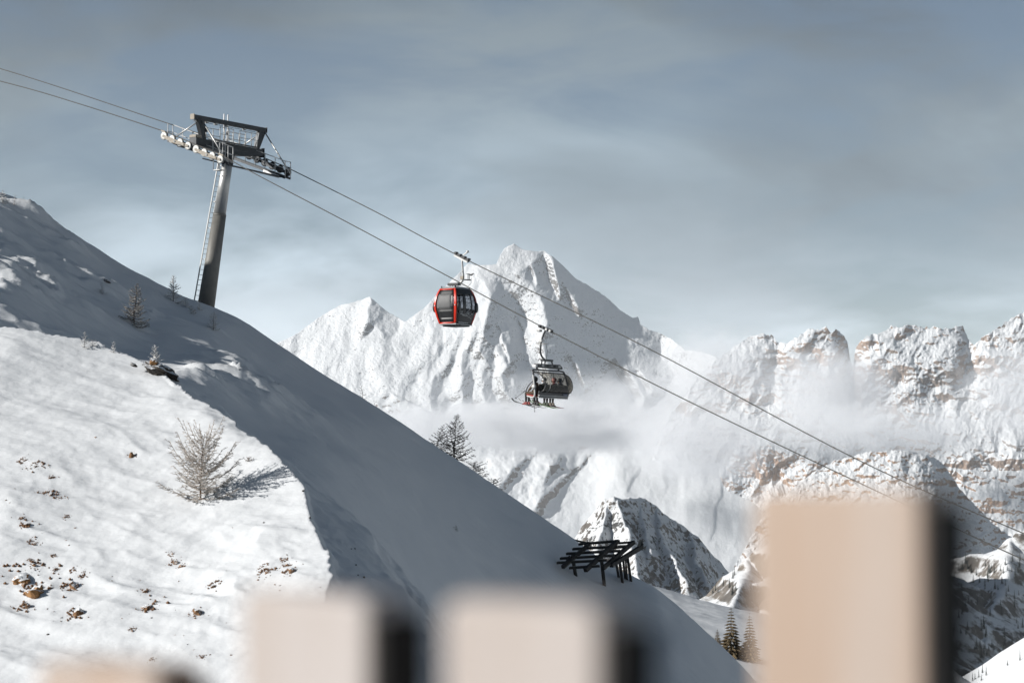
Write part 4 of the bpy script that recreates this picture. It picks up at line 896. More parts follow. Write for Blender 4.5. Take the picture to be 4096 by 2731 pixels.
for (t0, t1, h) in ((-0.62, 0.02, 0.535), (-0.40, 0.20, 0.455)):      # two lines of print too small to read
    t = t0
    while t < t1:
        w_ = rl_.uniform(0.03, 0.09); door_panel('print_stroke', t, t + w_, h, h + rl_.uniform(0.02, 0.045), 'white_print'); t += w_ + rl_.uniform(0.015, 0.04)
# ================================================================== chairlift chair with bubble and four riders
C0 = on_rope(2181, 1315, P_NEAR)
ch = thing('chairlift_chair', 'black chairlift chair with raised tinted bubble on the near rope', 'chairlift', C0, -RA)
CO = Vector((0.20, 0, 0))                      # the seat hangs a little behind the grip
def cp(x, y, z): return Vector((x, y, z)) + CO
gr = MB().beam((-0.36, 0.02, 0.16), (0.42, 0.02, -0.16), 0.15, 0.15).build('grip', 'cabin_dark', ch)
for x in (-0.30, -0.1, 0.12, 0.34): MB().cyl((x, -0.14, 0.02 - 0.42 * x), (x, 0.12, 0.02 - 0.42 * x), 0.06, 12).build('grip_roller', 'galvanised_pale' if x > 0 else 'cabin_dark', gr)
MB().cyl((-0.42, -0.12, -0.08), (-0.16, -0.12, -0.10), 0.07, 10).build('grip_spring', 'galvanised_pale', gr)
MB().tube(catmull([Vector(p) for p in [(0.0, 0.0, -0.1), (-0.10, -0.12, -0.45), (-0.17, -0.15, -0.8), (-0.20, -0.15, -1.2), (-0.14, -0.10, -1.45), (0.05, -0.05, -1.66)]], 5), 0.05, 10).build('hanger', 'cabin_dark', ch)
MB().box((-0.15, -0.20, -0.62), (0.20, 0.16, 0.16)).build('hanger_bracket', 'galvanised_pale', ch, bevel=0.02)
MB().tube([(-0.45, -0.15, -0.78), (0.22, -0.15, -0.80)], 0.028, 6).build('guide_arm', 'galvanised_pale', ch)
MB().tube([(0.12, -0.1, -0.85), (0.20, -0.1, -1.2), (0.12, -0.1, -1.6)], 0.012, 5).build('bubble_cable', 'cabin_dark', ch)
MB().box(cp(-0.14, 0.05, -1.64), (0.22, 0.95, 0.10)).build('upper_yoke', 'cabin_dark', ch, bevel=0.02)
for y in (-0.42, -0.1, 0.5): MB().beam(cp(-0.14, y, -1.64), cp(-0.10, y + (-0.12 if y < 0 else 0.12), -1.98), 0.06, 0.05).build('yoke_strut', 'cabin_dark', ch)
sb = MB().plate([cp(0.0, -1.22, -1.86), cp(0.0, 0.95, -1.84), cp(0.0, 1.18, -1.98), cp(0.0, 1.18, -2.08), cp(0.0, -1.22, -2.05)], 0.26, (1, 0, 0)).build('spring_box', 'cabin_dark', ch, bevel=0.015)
for y in (-0.75, -0.28, 0.42, 0.85): MB().box(cp(0.135, y, -1.95), (0.02, 0.20, 0.10)).build('spring_box_window', 'galvanised_pale' if y in (-0.75, 0.85) else 'black_rubber', sb)
MB().box(cp(0.0, -1.32, -1.98), (0.20, 0.18, 0.13)).build('spring_box_end', 'white_print', sb)
text_mesh('chair_number', '8', 0.13, 'galvanised_pale', Matrix.Translation(cp(0.148, 0.10, -1.95)) @ Md, sb)
for y in (-1.12, 0.98): MB().beam(cp(0, y, -2.05), cp(0.0, y, -2.18), 0.08, 0.08).build('frame_link', 'cabin_dark', ch)
# main tubular frame: across the top, down both ends and under the seat
MB().tube(catmull([cp(0.05, -1.46, -3.62), cp(0.16, -1.50, -3.2), cp(0.05, -1.52, -2.5), cp(0.0, -1.50, -2.28), cp(0.0, -1.38, -2.18), cp(0, 0, -2.18), cp(0, 1.30, -2.18), cp(0.05, 1.48, -2.30), cp(0.14, 1.53, -2.6), cp(0.22, 1.54, -3.2), cp(0.1, 1.46, -3.62)], 6), 0.045, 10).build('main_frame', 'cabin_dark', ch)
MB().tube(catmull([cp(-0.36, -1.50, -3.52), cp(0.0, -1.51, -3.60), cp(0.12, -1.52, -3.45), cp(0.10, -1.54, -2.9), cp(0.03, -1.54, -2.45)], 6), 0.05, 8).build('side_arm', 'galvanised_pale', ch)
MB().lathe([(0.02, -0.05), (0.12, -0.04), (0.12, 0.04), (0.02, 0.05)], M_y, 16).build('bubble_pivot', 'galvanised_pale', ch, cp(0.10, -1.58, -3.05))
# seat and back
MB().plate([cp(0.28, -1.42, -2.96), cp(0.28, 1.45, -2.96), cp(0.34, 1.45, -3.34), cp(0.34, -1.42, -3.34)], 0.07, (1, 0, 0.1)).build('backrest_upper', 'black_rubber', ch, bevel=0.02)
MB().plate([cp(0.345, -1.46, -3.34), cp(0.345, 1.46, -3.34), cp(0.24, 1.42, -3.62), cp(0.24, -1.46, -3.62)], 0.06, (1, 0, -0.3)).build('backrest_lower', 'cabin_dark', ch, bevel=0.02)
for z in (-3.50, -3.60): MB().tube([cp(0.33 - (z + 3.5) * -0.4, -1.46, z), cp(0.33 - (z + 3.5) * -0.4, 1.40, z)], 0.032, 8).build('back_rail', 'galvanised', ch)
MB().tube([cp(0.27, -1.42, -2.94), cp(0.27, 1.45, -2.94)], 0.03, 8).build('back_top_rail', 'rocker_tan', ch)
MB().box(cp(0.38, 1.02, -3.43), (0.012, 0.42, 0.12)).build('maker_plate', 'blue_plate', ch)
MB().tube([cp(0.39, 0.88 + 0.035 * math.cos(k * 0.63), -3.43 + 0.035 * math.sin(k * 0.63)) for k in range(11)], 0.007, 5).build('plate_emblem', 'galvanised', ch)
for k in range(5): MB().box(cp(0.389, 0.97 + 0.05 * k, -3.435), (0.006, 0.034, 0.026)).build('plate_stroke', 'galvanised', ch)
for i in range(4):
    y = (-1.22, -0.45, 0.45, 1.18)[i]
    se = MB().box(cp(-0.12, y, -3.50), (0.52, 0.66, 0.08), Matrix.Rotation(RAD(10), 3, 'Y')).build('seat_cushion', 'seat_red', ch, bevel=0.03)
    for k in range(3): MB().box(cp(-0.37, y - 0.2 + 0.2 * k, -3.44), (0.02, 0.03, 0.10)).build('cushion_seam', 'black_rubber', se)
# raised bubble: a tinted shell bulging behind the riders
arc = [(-0.02, -2.30), (0.16, -2.33), (0.36, -2.42), (0.54, -2.57), (0.66, -2.76), (0.71, -2.96), (0.68, -3.14), (0.56, -3.28), (0.42, -3.34)]
v = []; f = []; ny = 16
for j in range(ny + 1):
    y = -1.42 + 2.9 * j / ny; k = 1 - 0.22 * max(0, (y - 1.1) / 0.4) ** 2
    for (x, z) in arc: v.append(cp(x * k, y, -2.30 + (z + 2.30) * (0.97 + 0.03 * k)))
n = len(arc)
for j in range(ny):
    for i in range(n - 1): f.append((j * n + i, j * n + i + 1, (j + 1) * n + i + 1, (j + 1) * n + i))
bub = MB().add(v, f, True).build('bubble', 'bubble_glass', ch); md = bub.modifiers.new('thick', 'SOLIDIFY'); md.thickness = 0.012
MB().plate([cp(x * 0.78, 1.50, z) for x, z in arc], 0.012, (0, 1, 0)).build('bubble_end', 'bubble_glass', bub)
for y, r in ((-1.42, 0.035), (-0.95, 0.02), (1.48, 0.022)): MB().tube([cp(x * (0.79 if y > 1.2 else 1.0) + 0.005, y, z) for x, z in arc], r, 6).build('bubble_rib', 'cabin_dark' if y < -1 or y > 1 else 'galvanised_pale', bub)
MB().tube([cp(0.0, -1.42, -2.29), cp(0.0, 1.5, -2.29)], 0.032, 6).build('bubble_edge', 'cabin_dark', bub)
for y in (-0.65, 0.45): MB().tube([cp(0.02, y, -2.30), cp(0.04, y, -2.62)], 0.018, 5).build('bubble_stay', 'cabin_dark', bub)
MB().tube([cp(-0.55, -1.40, -3.42), cp(-0.55, 1.40, -3.42)], 0.03, 8).build('restraint_bar', 'galvanised', ch)
for y in (-1.4, 1.4): MB().tube(catmull([cp(-0.55, y, -3.42), cp(-0.35, y, -3.0), cp(0.0, y, -2.7), cp(0.08, y, -2.5)], 4), 0.028, 6).build('bar_arm', 'cabin_dark', ch)

def outfit(name, jacket, pants, zsplit):
    m, nt, b = new_mat(name); tc = N(nt, 'ShaderNodeTexCoord'); sp = N(nt, 'ShaderNodeSeparateXYZ'); nt.links.new(tc.outputs['Object'], sp.inputs[0])
    r = ramp(nt, [(0.499, pants), (0.501, jacket)], 'CONSTANT'); nt.links.new(math_(nt, 'ADD', sp.outputs[2], 0.5 - zsplit), r.inputs[0])
    nt.links.new(r.outputs[0], b.inputs['Base Color']); b.inputs['Roughness'].default_value = 0.8
outfit('brown_outfit', (0.10, 0.062, 0.035), (0.022, 0.022, 0.022), 0.02); outfit('grey_outfit', (0.10, 0.10, 0.11), (0.012, 0.012, 0.013), 0.02)
outfit('red_outfit', (0.22, 0.05, 0.05), (0.014, 0.013, 0.013), 0.02); outfit('dark_outfit', (0.03, 0.03, 0.035), (0.012, 0.012, 0.012), 0.02)
simple('skin', (0.45, 0.27, 0.19), 0.6); simple('helmet_grey', (0.45, 0.45, 0.44), 0.35); simple('helmet_pink', (0.60, 0.28, 0.27), 0.35); simple('helmet_black', (0.015, 0.016, 0.018), 0.35)
simple('boot_red', (0.22, 0.02, 0.015), 0.5); simple('boot_black', (0.02, 0.02, 0.02), 0.5); simple('boot_green', (0.03, 0.045, 0.02), 0.5); simple('boot_cream', (0.12, 0.09, 0.065), 0.5)
simple('ski_white', (0.62, 0.62, 0.62), 0.35); simple('ski_black', (0.03, 0.03, 0.03), 0.35); simple('ski_green', (0.10, 0.20, 0.05), 0.35); simple('ski_red', (0.16, 0.03, 0.025), 0.35)
def rider(y, mat, helmet, boot, ski, label, ski_label, seed, hood=False, lean=0.0):
    base = C0 + RV * (CO.x - 0.06) + CV * y + Vector((0, 0, -3.44))
    rnd = random.Random(seed)
    pz = 0.07
    J = {'pel': (0.04, 0, pz), 'sp': (0.10 - lean, 0, pz + 0.22), 'che': (0.12 - lean * 1.4, 0, pz + 0.42), 'nk': (0.09 - lean * 1.6, 0, pz + 0.55), 'hd': (0.05 - lean * 1.8, 0, pz + 0.66), 'top': (0.05 - lean * 1.8, 0, pz + 0.78)}
    V = []; E = []; Rr = []
    def add(p, r, par=None):
        V.append(p); Rr.append(r); i = len(V) - 1
        if par is not None: E.append((par, i))
        return i
    pel = add(J['pel'], 0.165); s1 = add(J['sp'], 0.155, pel); c1 = add(J['che'], 0.175, s1); nk = add(J['nk'], 0.065, c1); hd = add(J['hd'], 0.095, nk); add(J['top'], 0.085, hd)
    hands = []
    for s in (-1, 1):
        sh = add((0.10 - lean * 1.4, s * 0.19, pz + 0.45), 0.085, c1); el = add((-0.10 - lean, s * 0.25, pz + 0.22), 0.062, sh); wr = add((-0.30, s * 0.17, pz + 0.10), 0.045, el); hands.append(Vector((-0.36, s * 0.16, pz + 0.07)))
        hp = add((0.0, s * 0.10, pz - 0.02), 0.105, pel); kn = add((-0.45, s * 0.13, pz + 0.01), 0.082, hp); an = add((-0.47, s * 0.13, pz - 0.42), 0.055, kn); add((-0.47, s * 0.13, pz - 0.50), 0.055, an)
    me = bpy.data.meshes.new('person'); me.from_pydata(V, E, []); me.update(); me.materials.append(MAT[mat])
    o = bpy.data.objects.new('person', me); COL.objects.link(o); o.location = base; o.rotation_euler = (0, 0, -RA)
    o.modifiers.new('skin', 'SKIN'); 
    for i, sv in enumerate(me.skin_vertices[0].data): sv.radius = (Rr[i], Rr[i]); sv.use_root = (i == 0)
    ss = o.modifiers.new('smooth', 'SUBSURF'); ss.levels = 2; ss.render_levels = 2
    tag(o, label, 'person', 'riders sitting on the chair')
    hx, hz = J['hd'][0], J['hd'][2]
    if hood: MB().lathe([(0.02, -0.10), (0.10, -0.09), (0.145, 0.0), (0.135, 0.09), (0.08, 0.155), (0.01, 0.17)], Matrix.Identity(3), 16).build('hood', 'helmet_black', o, (hx + 0.02, 0, hz + 0.02))
    else:
        hm = MB().lathe([(0.118, -0.04), (0.132, 0.0), (0.130, 0.05), (0.105, 0.11), (0.055, 0.145), (0.005, 0.155)], Matrix.Identity(3), 18).build('helmet', helmet, o, (hx + 0.01, 0, hz + 0.03))
        MB().plate([(-0.11, -0.09, 0.0), (-0.125, 0, 0.0), (-0.11, 0.09, 0.0), (-0.11, 0.09, -0.07), (-0.125, 0, -0.07), (-0.11, -0.09, -0.07)][:3] + [(-0.11, 0.09, -0.07), (-0.125, 0, -0.07), (-0.11, -0.09, -0.07)], 0.02, (1, 0, 0)).build('goggles', 'black_rubber', hm)
    fc = MB().lathe([(0.02, -0.09), (0.07, -0.06), (0.085, 0.0), (0.08, 0.05), (0.03, 0.09)], Matrix.Identity(3), 14).build('face', 'skin', o, (hx - 0.035, 0, hz - 0.01))
    MB().plate([(-0.085, -0.012, 0.015), (-0.085, 0.012, 0.015), (-0.11, 0, -0.02)], 0.012, (1, 0, 0.4)).build('nose', 'skin', fc)
    for h in hands:
        gl = MB().box(h, (0.09, 0.075, 0.04))
        for k in range(4): gl.tube([h + Vector((-0.04, -0.028 + 0.019 * k, 0.0)), h + Vector((-0.085 - 0.01 * (k in (1, 2)), -0.028 + 0.019 * k, -0.008)), h + Vector((-0.09, -0.028 + 0.019 * k, -0.045)), h + Vector((-0.06, -0.028 + 0.019 * k, -0.06))], 0.0095, 5)
        s = 1 if h.y < 0 else -1; gl.tube([h + Vector((0.0, s * 0.04, 0.0)), h + Vector((-0.045, s * 0.06, -0.02)), h + Vector((-0.06, s * 0.05, -0.05))], 0.011, 5)
        gl.build('glove', 'boot_black', o)
    for s in (-1, 1):
        fx, fy, fz = -0.47, s * 0.13, pz - 0.50
        MB().plate([(fx + 0.09, fy, fz + 0.06), (fx - 0.07, fy, fz + 0.06), (fx - 0.08, fy, fz + 0.02), (fx - 0.20, fy, fz - 0.02), (fx - 0.21, fy, fz - 0.09), (fx + 0.10, fy, fz - 0.09)], 0.10, (0, 1, 0)).build('ski_boot', boot, o, bevel=0.02)
        yaw = rnd.uniform(-0.10, 0.10); pitch = RAD(13 + rnd.uniform(-3, 3))
        pts = [(-0.98, 0.12, 0.03), (-0.92, 0.05, 0.05), (-0.80, 0.012, 0.052), (-0.3, 0.0, 0.04), (0.3, 0.0, 0.04), (0.62, 0.0, 0.048), (0.70, 0.015, 0.03)]
        vv = []; ff = []
        for (x, z, w) in pts:
            for zz in (0, 0.022): vv += [(x, -w, z + zz), (x, w, z + zz)]
        for i in range(len(pts) - 1):
            a, b2 = i * 4, i * 4 + 4; ff += [(a, a + 1, b2 + 1, b2), (a + 2, b2 + 2, b2 + 3, a + 3), (a, b2, b2 + 2, a + 2), (a + 1, a + 3, b2 + 3, b2 + 1)]
        ff += [(0, 2, 3, 1), (len(vv) - 4, len(vv) - 3, len(vv) - 1, len(vv) - 2)]
        w0 = base + RV * fx + CV * fy + Vector((0, 0, fz - 0.115))
        sk = MB().add(vv, ff).build('ski', ski); sk.location = w0; sk.rotation_euler = (0, pitch, -RA + yaw)
        tag(sk, ('nearer ' if s < 0 else 'farther ') + ski_label, 'ski', 'skis hanging under the chair')
        MB().box((0.02, 0, 0.045), (0.30, 0.07, 0.045)).build('binding', 'boot_black', sk)
rider(-1.22, 'brown_outfit', None, 'boot_red', 'ski_black', 'person in brown jacket and dark hood at the left end of the chair', 'dark ski under the brown-jacketed rider at the left end', 1, hood=True, lean=0.03)
rider(-0.42, 'grey_outfit', 'helmet_grey', 'boot_black', 'ski_white', 'person in a grey-white helmet, second from the left on the chair', 'white ski under the rider in the grey-white helmet', 2)
rider(0.55, 'red_outfit', 'helmet_pink', 'boot_green', 'ski_green', 'person in a pink helmet, third from the left on the chair', 'green ski under the rider in the pink helmet', 3)
rider(1.12, 'dark_outfit', 'helmet_black', 'boot_cream', 'ski_red', 'person in a black helmet at the right end of the chair', 'red and black ski under the rider in the black helmet', 4)
for (y, x, lab) in ((-1.4, -0.62, 'thin ski pole held by the leftmost rider'), (-0.85, -0.45, 'thin ski pole hanging down below the chair')):
    b0 = C0 + RV * (CO.x + x) + CV * y + Vector((0, 0, -3.30)); b1 = b0 + RV * (-0.55 if y < -1 else 0.15) + Vector((0, 0, -0.35 if y < -1 else -1.05))
    po = MB().tube([Vector((0, 0, 0)), b1 - b0], 0.011, 6).build('ski_pole', 'ski_black'); po.location = b0; tag(po, lab, 'ski pole')
    d = (b1 - b0).normalized(); MB().tube([-d * 0.10, d * 0.02], 0.018, 6).build('pole_grip', 'black_rubber', po); MB().lathe([(0.045, -0.005), (0.045, 0.005)], d.to_track_quat('Z', 'Y').to_matrix(), 10).build('pole_basket', 'black_rubber', po, (b1 - b0) - d * 0.07)

# ================================================================== avalanche barrier on the hillside
B_D = 133.6
bc = hit(hill_z, 2400, 2300, 100, 141)
ab = thing('avalanche_barrier', 'dark timber and steel avalanche barrier with slanting beams on the shaded slope', 'avalanche barrier', bc)
def bz(zx, zy, D=B_D): return P(2200 + zx * 0.17857, 2100 + zy * 0.17857, D - BOFF) - bc
BOFF = 3.0
for (a, b, da, db) in [((640, 430), (1560, 352), 138.0, 137.4), ((500, 538), (1720, 470), 137.5, 137.0), ((360, 642), (1590, 575), 137.0, 136.5), ((222, 748), (1440, 682), 136.5, 136.0), ((150, 846), (1270, 785), 136.0, 135.5), ((430, 960), (1110, 915), 135.4, 135.0)]:
    MB().beam(bz(*a, da), bz(*b, db), 0.17, 0.13).build('cross_beam', 'timber_dark', ab)
    MB().beam(bz(a[0] + 20, a[1] - 34, da), bz(b[0] - 20, b[1] - 34, db), 0.10, 0.03).build('beam_flange', 'shaft_paint', ab)
for (a, b, da, db) in [((1530, 400), (1840, 378), 139.2, 139.6), ((1400, 510), (1700, 480), 138.6, 139.0), ((1240, 690), (1450, 670), 137.8, 138.2)]:
    MB().beam(bz(*a, da), bz(*b, db), 0.17, 0.13).build('cross_beam', 'timber_dark', ab)
for (a, b, da, db, w) in [((285, 935), (850, 445), 135.2, 137.5, 0.19), ((790, 1010), (1500, 365), 134.7, 137.2, 0.22), ((1190, 960), (1870, 375), 135.5, 138.6, 0.20), ((1370, 900), (2060, 478), 136.0, 139.0, 0.22)]:
    MB().beam(bz(*a, da), bz(*b, db), w, w).build('support_girder', 'timber_dark', ab)
    MB().beam(bz(a[0] + 30, a[1] + 28, da), bz(b[0] + 10, b[1] + 40, db), 0.10, 0.05).build('girder_flange', 'shaft_paint', ab)
for (t, b, dt, w) in [((500, 680), (590, 1090), 136.0, 0.16), ((1140, 640), (1225, 1290), 135.8, 0.18), ((1490, 870), (1545, 1090), 137.6, 0.13), ((1535, 640), (1632, 1225), 137.0, 0.15), ((1630, 690), (1690, 1140), 138.0, 0.12), ((1690, 740), (1735, 1165), 138.3, 0.10), ((1735, 710), (1825, 1200), 138.4, 0.14)]:
    u, v_ = 2200 + b[0] * 0.17857, 2100 + b[1] * 0.17857; g0 = hit(hill_z, u, v_ + 4, 100, 141) - bc
    MB().beam(bz(*t, dt), g0 + Vector((0, 0, -0.25)), w, w).build('prop_post', 'timber_dark', ab)
MB().box(bz(2010, 400, 138.8), (0.16, 0.2, 0.42), Matrix.Rotation(RAD(20), 3, 'Y')).build('girder_cap', 'shaft_paint', ab)
MB().plate([bz(2060, 360, 138.7), bz(2100, 430, 138.7), bz(2030, 450, 138.7)], 0.2, (0, 1, 0)).build('girder_tip', 'timber_dark', ab)
MB().beam(bz(440, 690, 136.2), bz(300, 930, 135.2), 0.09, 0.09).build('brace', 'timber_dark', ab)
b2 = thing('avalanche_barrier', 'top edge of a second avalanche barrier just beyond the ridge line', 'avalanche barrier', P(2325, 2172, 146))
MB().beam((-0.55, 0, 0.22), (0.55, 0.2, -0.02), 0.2, 0.12).build('cross_beam', 'timber_dark', b2); MB().beam((-0.45, 0, 0.06), (0.62, 0.2, -0.16), 0.2, 0.10).build('cross_beam', 'timber_dark', b2)
for x in (-0.3, 0.4): MB().beam((x, 0.1, 0.12), (x, 0.2, -2.0), 0.12, 0.12).build('prop_post', 'timber_dark', b2)

# ================================================================== trees
def larch(name, label, base, H, R, seed, wood, twig, cat='tree', nb=34, droop=0.12, tr=0.010, br=0.018, lean=(0, 0), group=None, dens=9, t0=0.08, up=0.35, trunk_r=None, sub=True, power=0.8, wild=0.0, bmat=None):
    rnd = random.Random(seed); T_ = thing(name, label, cat, base, 0, group)
    trunk_r = trunk_r or H * 0.016
    tp_ = [Vector((lean[0] * t * t + rnd.uniform(-.012, .012) * H, lean[1] * t * t + rnd.uniform(-.012, .012) * H, H * t - (0.12 * H if t == 0 else 0))) for t in [i / 7 for i in range(8)]]
    MB().tube(tp_, trunk_r, 6, trunk_r * 0.15).build('trunk', wood, T_)
    def tpos(t):
        k = min(6, int(t * 7)); return tp_[k].lerp(tp_[k + 1], t * 7 - k)
    A = MB(); Bq = MB()
    for i in range(nb):
        t = t0 + (0.97 - t0) * (i + rnd.random() * 0.8) / nb; az = i * 2.399 + rnd.uniform(-.5, .5); ln = R * ((1 - t) ** power + 0.05) * rnd.uniform(0.55 - wild * 0.35, 1.15 + wild * 0.45)
        p = tpos(t); d = Vector((math.cos(az), math.sin(az), 0)); pts = []
        for k in range(5):
            s = k / 4; pts.append(p + d * (ln * s) + Vector((rnd.uniform(-.03, .03) * ln, rnd.uniform(-.03, .03) * ln, ln * (-droop * 4 * s * (1 - s) + up * (t * 0.8 + 0.1) * s * s * 1.5))))
        A.tube(pts, br * (0.5 + 0.6 * (1 - t)), 3, tr * 0.6, cap=False)
        n = max(2, int(dens * ln / R + rnd.random() * 2))
        for j in range(n):
            s = 0.18 + 0.82 * (j + rnd.random()) / n; k = min(3, int(s * 4)); q = pts[k].lerp(pts[k + 1], s * 4 - k)
            sd = 1 if (j % 2) else -1; side = Vector((-d.y, d.x, 0)) * sd; tl = ln * rnd.uniform(0.14, 0.36) * (1.15 - 0.6 * s) + 0.03 * R
            e = q + (d * rnd.uniform(0.3, 0.9) + side * rnd.uniform(0.2, 0.8) + Vector((0, 0, rnd.uniform(-0.35, 0.55)))) * tl
            m = q.lerp(e, 0.5) + Vector((0, 0, -0.06 * tl)); Bq.tube([q, m, e], tr, 3, tr * 0.5, cap=False)
            if sub:
                for _ in range(2):
                    q2 = q.lerp(e, rnd.uniform(0.3, 0.85)); e2 = q2 + Vector((rnd.uniform(-1, 1), rnd.uniform(-1, 1), rnd.uniform(-.3, .8))) * tl * 0.4; Bq.tube([q2, e2], tr * 0.8, 3, tr * 0.5, cap=False)
    A.build('branches', bmat or (wood if twig != 'frost' else 'frost_grey'), T_); tw = Bq.build('twigs', twig, T_); tw['kind'] = 'stuff'; return T_
# dark bare larches standing behind the ridge
larch('larch_tree', 'taller dark bare larch behind the ridge, tip bent to the right', P(1815, 1885, 143.5), 3.45, 1.55, 11, 'bark', 'bark', nb=72, droop=0.13, tr=0.017, br=0.032, lean=(0.22, 0), dens=12, t0=0.22)
larch('larch_tree', 'smaller dark bare larch left of the taller one behind the ridge', P(1745, 1835, 143.0), 2.05, 0.95, 12, 'bark', 'bark', nb=40, droop=0.12, tr=0.016, br=0.028, lean=(0.45, 0), dens=10, t0=0.2)
larch('larch_shrub', 'low dark bare larch shrub spreading right of the tall larch', P(1895, 1925, 143.0), 1.15, 1.1, 13, 'bark', 'bark', nb=40, droop=-0.05, tr=0.012, br=0.02, dens=9, cat='shrub', power=0.4)
larch('larch_shrub', 'lowest dark twiggy shrub hugging the ridge line, farthest right', P(1965, 1962, 143.0), 0.7, 0.9, 14, 'bark', 'bark', nb=24, droop=-0.05, tr=0.012, br=0.018, dens=8, cat='shrub', power=0.4)
larch('larch_sapling', 'thin bare sapling sticking up over the ridge below the cabin', P(1452, 1625, 142.5), 1.35, 0.42, 15, 'bark', 'bark', nb=18, tr=0.010, br=0.015, lean=(-0.15, 0), dens=6)
larch('larch_sapling', 'short bare sapling just right of the thin one on the ridge', P(1492, 1648, 142.5), 0.75, 0.40, 16, 'bark', 'bark', nb=11, tr=0.010, br=0.014, lean=(0.2, 0), dens=5)
larch('larch_sapling', 'tiny bare sapling behind the avalanche barrier', P(2346, 2185, 144), 0.75, 0.16, 17, 'bark', 'bark', nb=9, tr=0.010, br=0.012, dens=3)
larch('larch_sapling', 'tiny bare sapling on the ridge in the upper left corner', P(94, 830, 141.5), 0.65, 0.22, 18, 'bark', 'bark', nb=9, tr=0.010, br=0.012, dens=4)
def on_hill(u, v): return hit(hill_z, u, v, 70, 141.4)
def on_bank(u, v): return hit(bank_z, u, v, 38, 66)
larch('frosted_larch', 'frosted young larch on the ridge left of the tower foot', on_hill(693, 1206), 1.5, 0.58, 21, 'bark', 'frost', nb=48, tr=0.022, br=0.022, dens=11, t0=0.05, bmat='frost')
larch('frosted_larch', 'darker half-frosted larch standing alone on the shaded slope', on_hill(537, 1302), 2.2, 0.80, 22, 'bark', 'frost_grey', nb=64, tr=0.019, br=0.024, dens=13, lean=(0.12, 0), t0=0.05)
larch('frosted_sapling', 'small frosted sapling on the slope below the tower foot', on_hill(853, 1320), 1.0, 0.48, 23, 'bark', 'frost', nb=30, tr=0.020, br=0.02, dens=9, lean=(0.05, 0), bmat='frost')
larch('frosted_shrub', 'frost-covered shrub touching the foot of the tower', on_hill(797, 1241), 0.55, 0.26, 24, 'bark_warm', 'frost', nb=14, tr=0.021, br=0.016, dens=7, bmat='frost', cat='shrub')
larch('frosted_shrub', 'frosted shrub between the young larch and the tower foot', on_hill(742, 1228), 0.5, 0.34, 25, 'bark', 'frost', nb=16, tr=0.021, br=0.016, dens=7, bmat='frost', cat='shrub', power=0.5)
larch('frosted_shrub', 'low frosted shrub with dark stems below the ridge near the tower', on_hill(765, 1256), 0.4, 0.34, 26, 'bark', 'frost_grey', nb=12, tr=0.021, br=0.016, dens=6, bmat='frost', cat='shrub', power=0.5)
larch('frosted_shrub', 'small frosted tuft on the slope at far left of the lone larch', on_hill(408, 1178), 0.62, 0.30, 27, 'bark_warm', 'frost', nb=12, tr=0.021, br=0.016, dens=6, bmat='frost', cat='shrub')
larch('frosted_shrub', 'frosted shrub on the ridge at the left edge of the picture', on_hill(12, 815), 0.75, 0.5, 28, 'bark_warm', 'frost', nb=18, tr=0.021, br=0.016, dens=7, bmat='frost', cat='shrub')
larch('frosted_shrub', 'frosted twig on the ridge, second from the left edge', on_hill(56, 822), 0.62, 0.26, 29, 'bark_warm', 'frost', nb=10, tr=0.021, br=0.016, dens=5, bmat='frost', lean=(0.1, 0), cat='shrub')
larch('frosted_sapling', 'white frosted sapling on the crest of the sunlit bank, farthest left', on_bank(338, 1392), 0.42, 0.16, 31, 'bark', 'frost', nb=20, tr=0.010, br=0.010, dens=7, bmat='frost')
larch('frosted_shrub', 'low frosted sprig just right of the white sapling on the bank crest', on_bank(372, 1385), 0.16, 0.16, 35, 'bark', 'frost', nb=10, tr=0.007, br=0.007, dens=5, cat='shrub', power=0.4)
larch('frosted_sapling', 'small frosted sprig on the bank crest between sapling and boulder', on_bank(455, 1412), 0.30, 0.14, 32, 'bark', 'frost', nb=16, tr=0.010, br=0.010, dens=6, bmat='frost')
bush = on_bank(800, 2000)
larch('frosted_larch', 'large frosted larch bush with brown core in the middle of the sunlit bank', bush, 1.40, 0.62, 33, 'bark_warm', 'frost_tan', nb=110, tr=0.0074, br=0.0095, dens=17, lean=(0.08, 0.0), droop=0.06, t0=0.03, up=0.95, trunk_r=0.024, power=0.38, wild=0.9, bmat='bark_tan')
larch('larch_shrub', 'tiny dark tuft poking out of the shaded hillside above the barrier', on_hill(1823, 2122), 0.30, 0.24, 34, 'bark', 'bark', nb=8, tr=0.010, br=0.012, dens=4, cat='shrub')
larch('frosted_shrub', 'brown grass clump in a hollow right of the frosted larch bush', on_bank(994, 1846), 0.10, 0.12, 36, 'bark_warm', 'bark_warm', nb=12, tr=0.005, br=0.006, dens=5, cat='shrub', power=0.3)

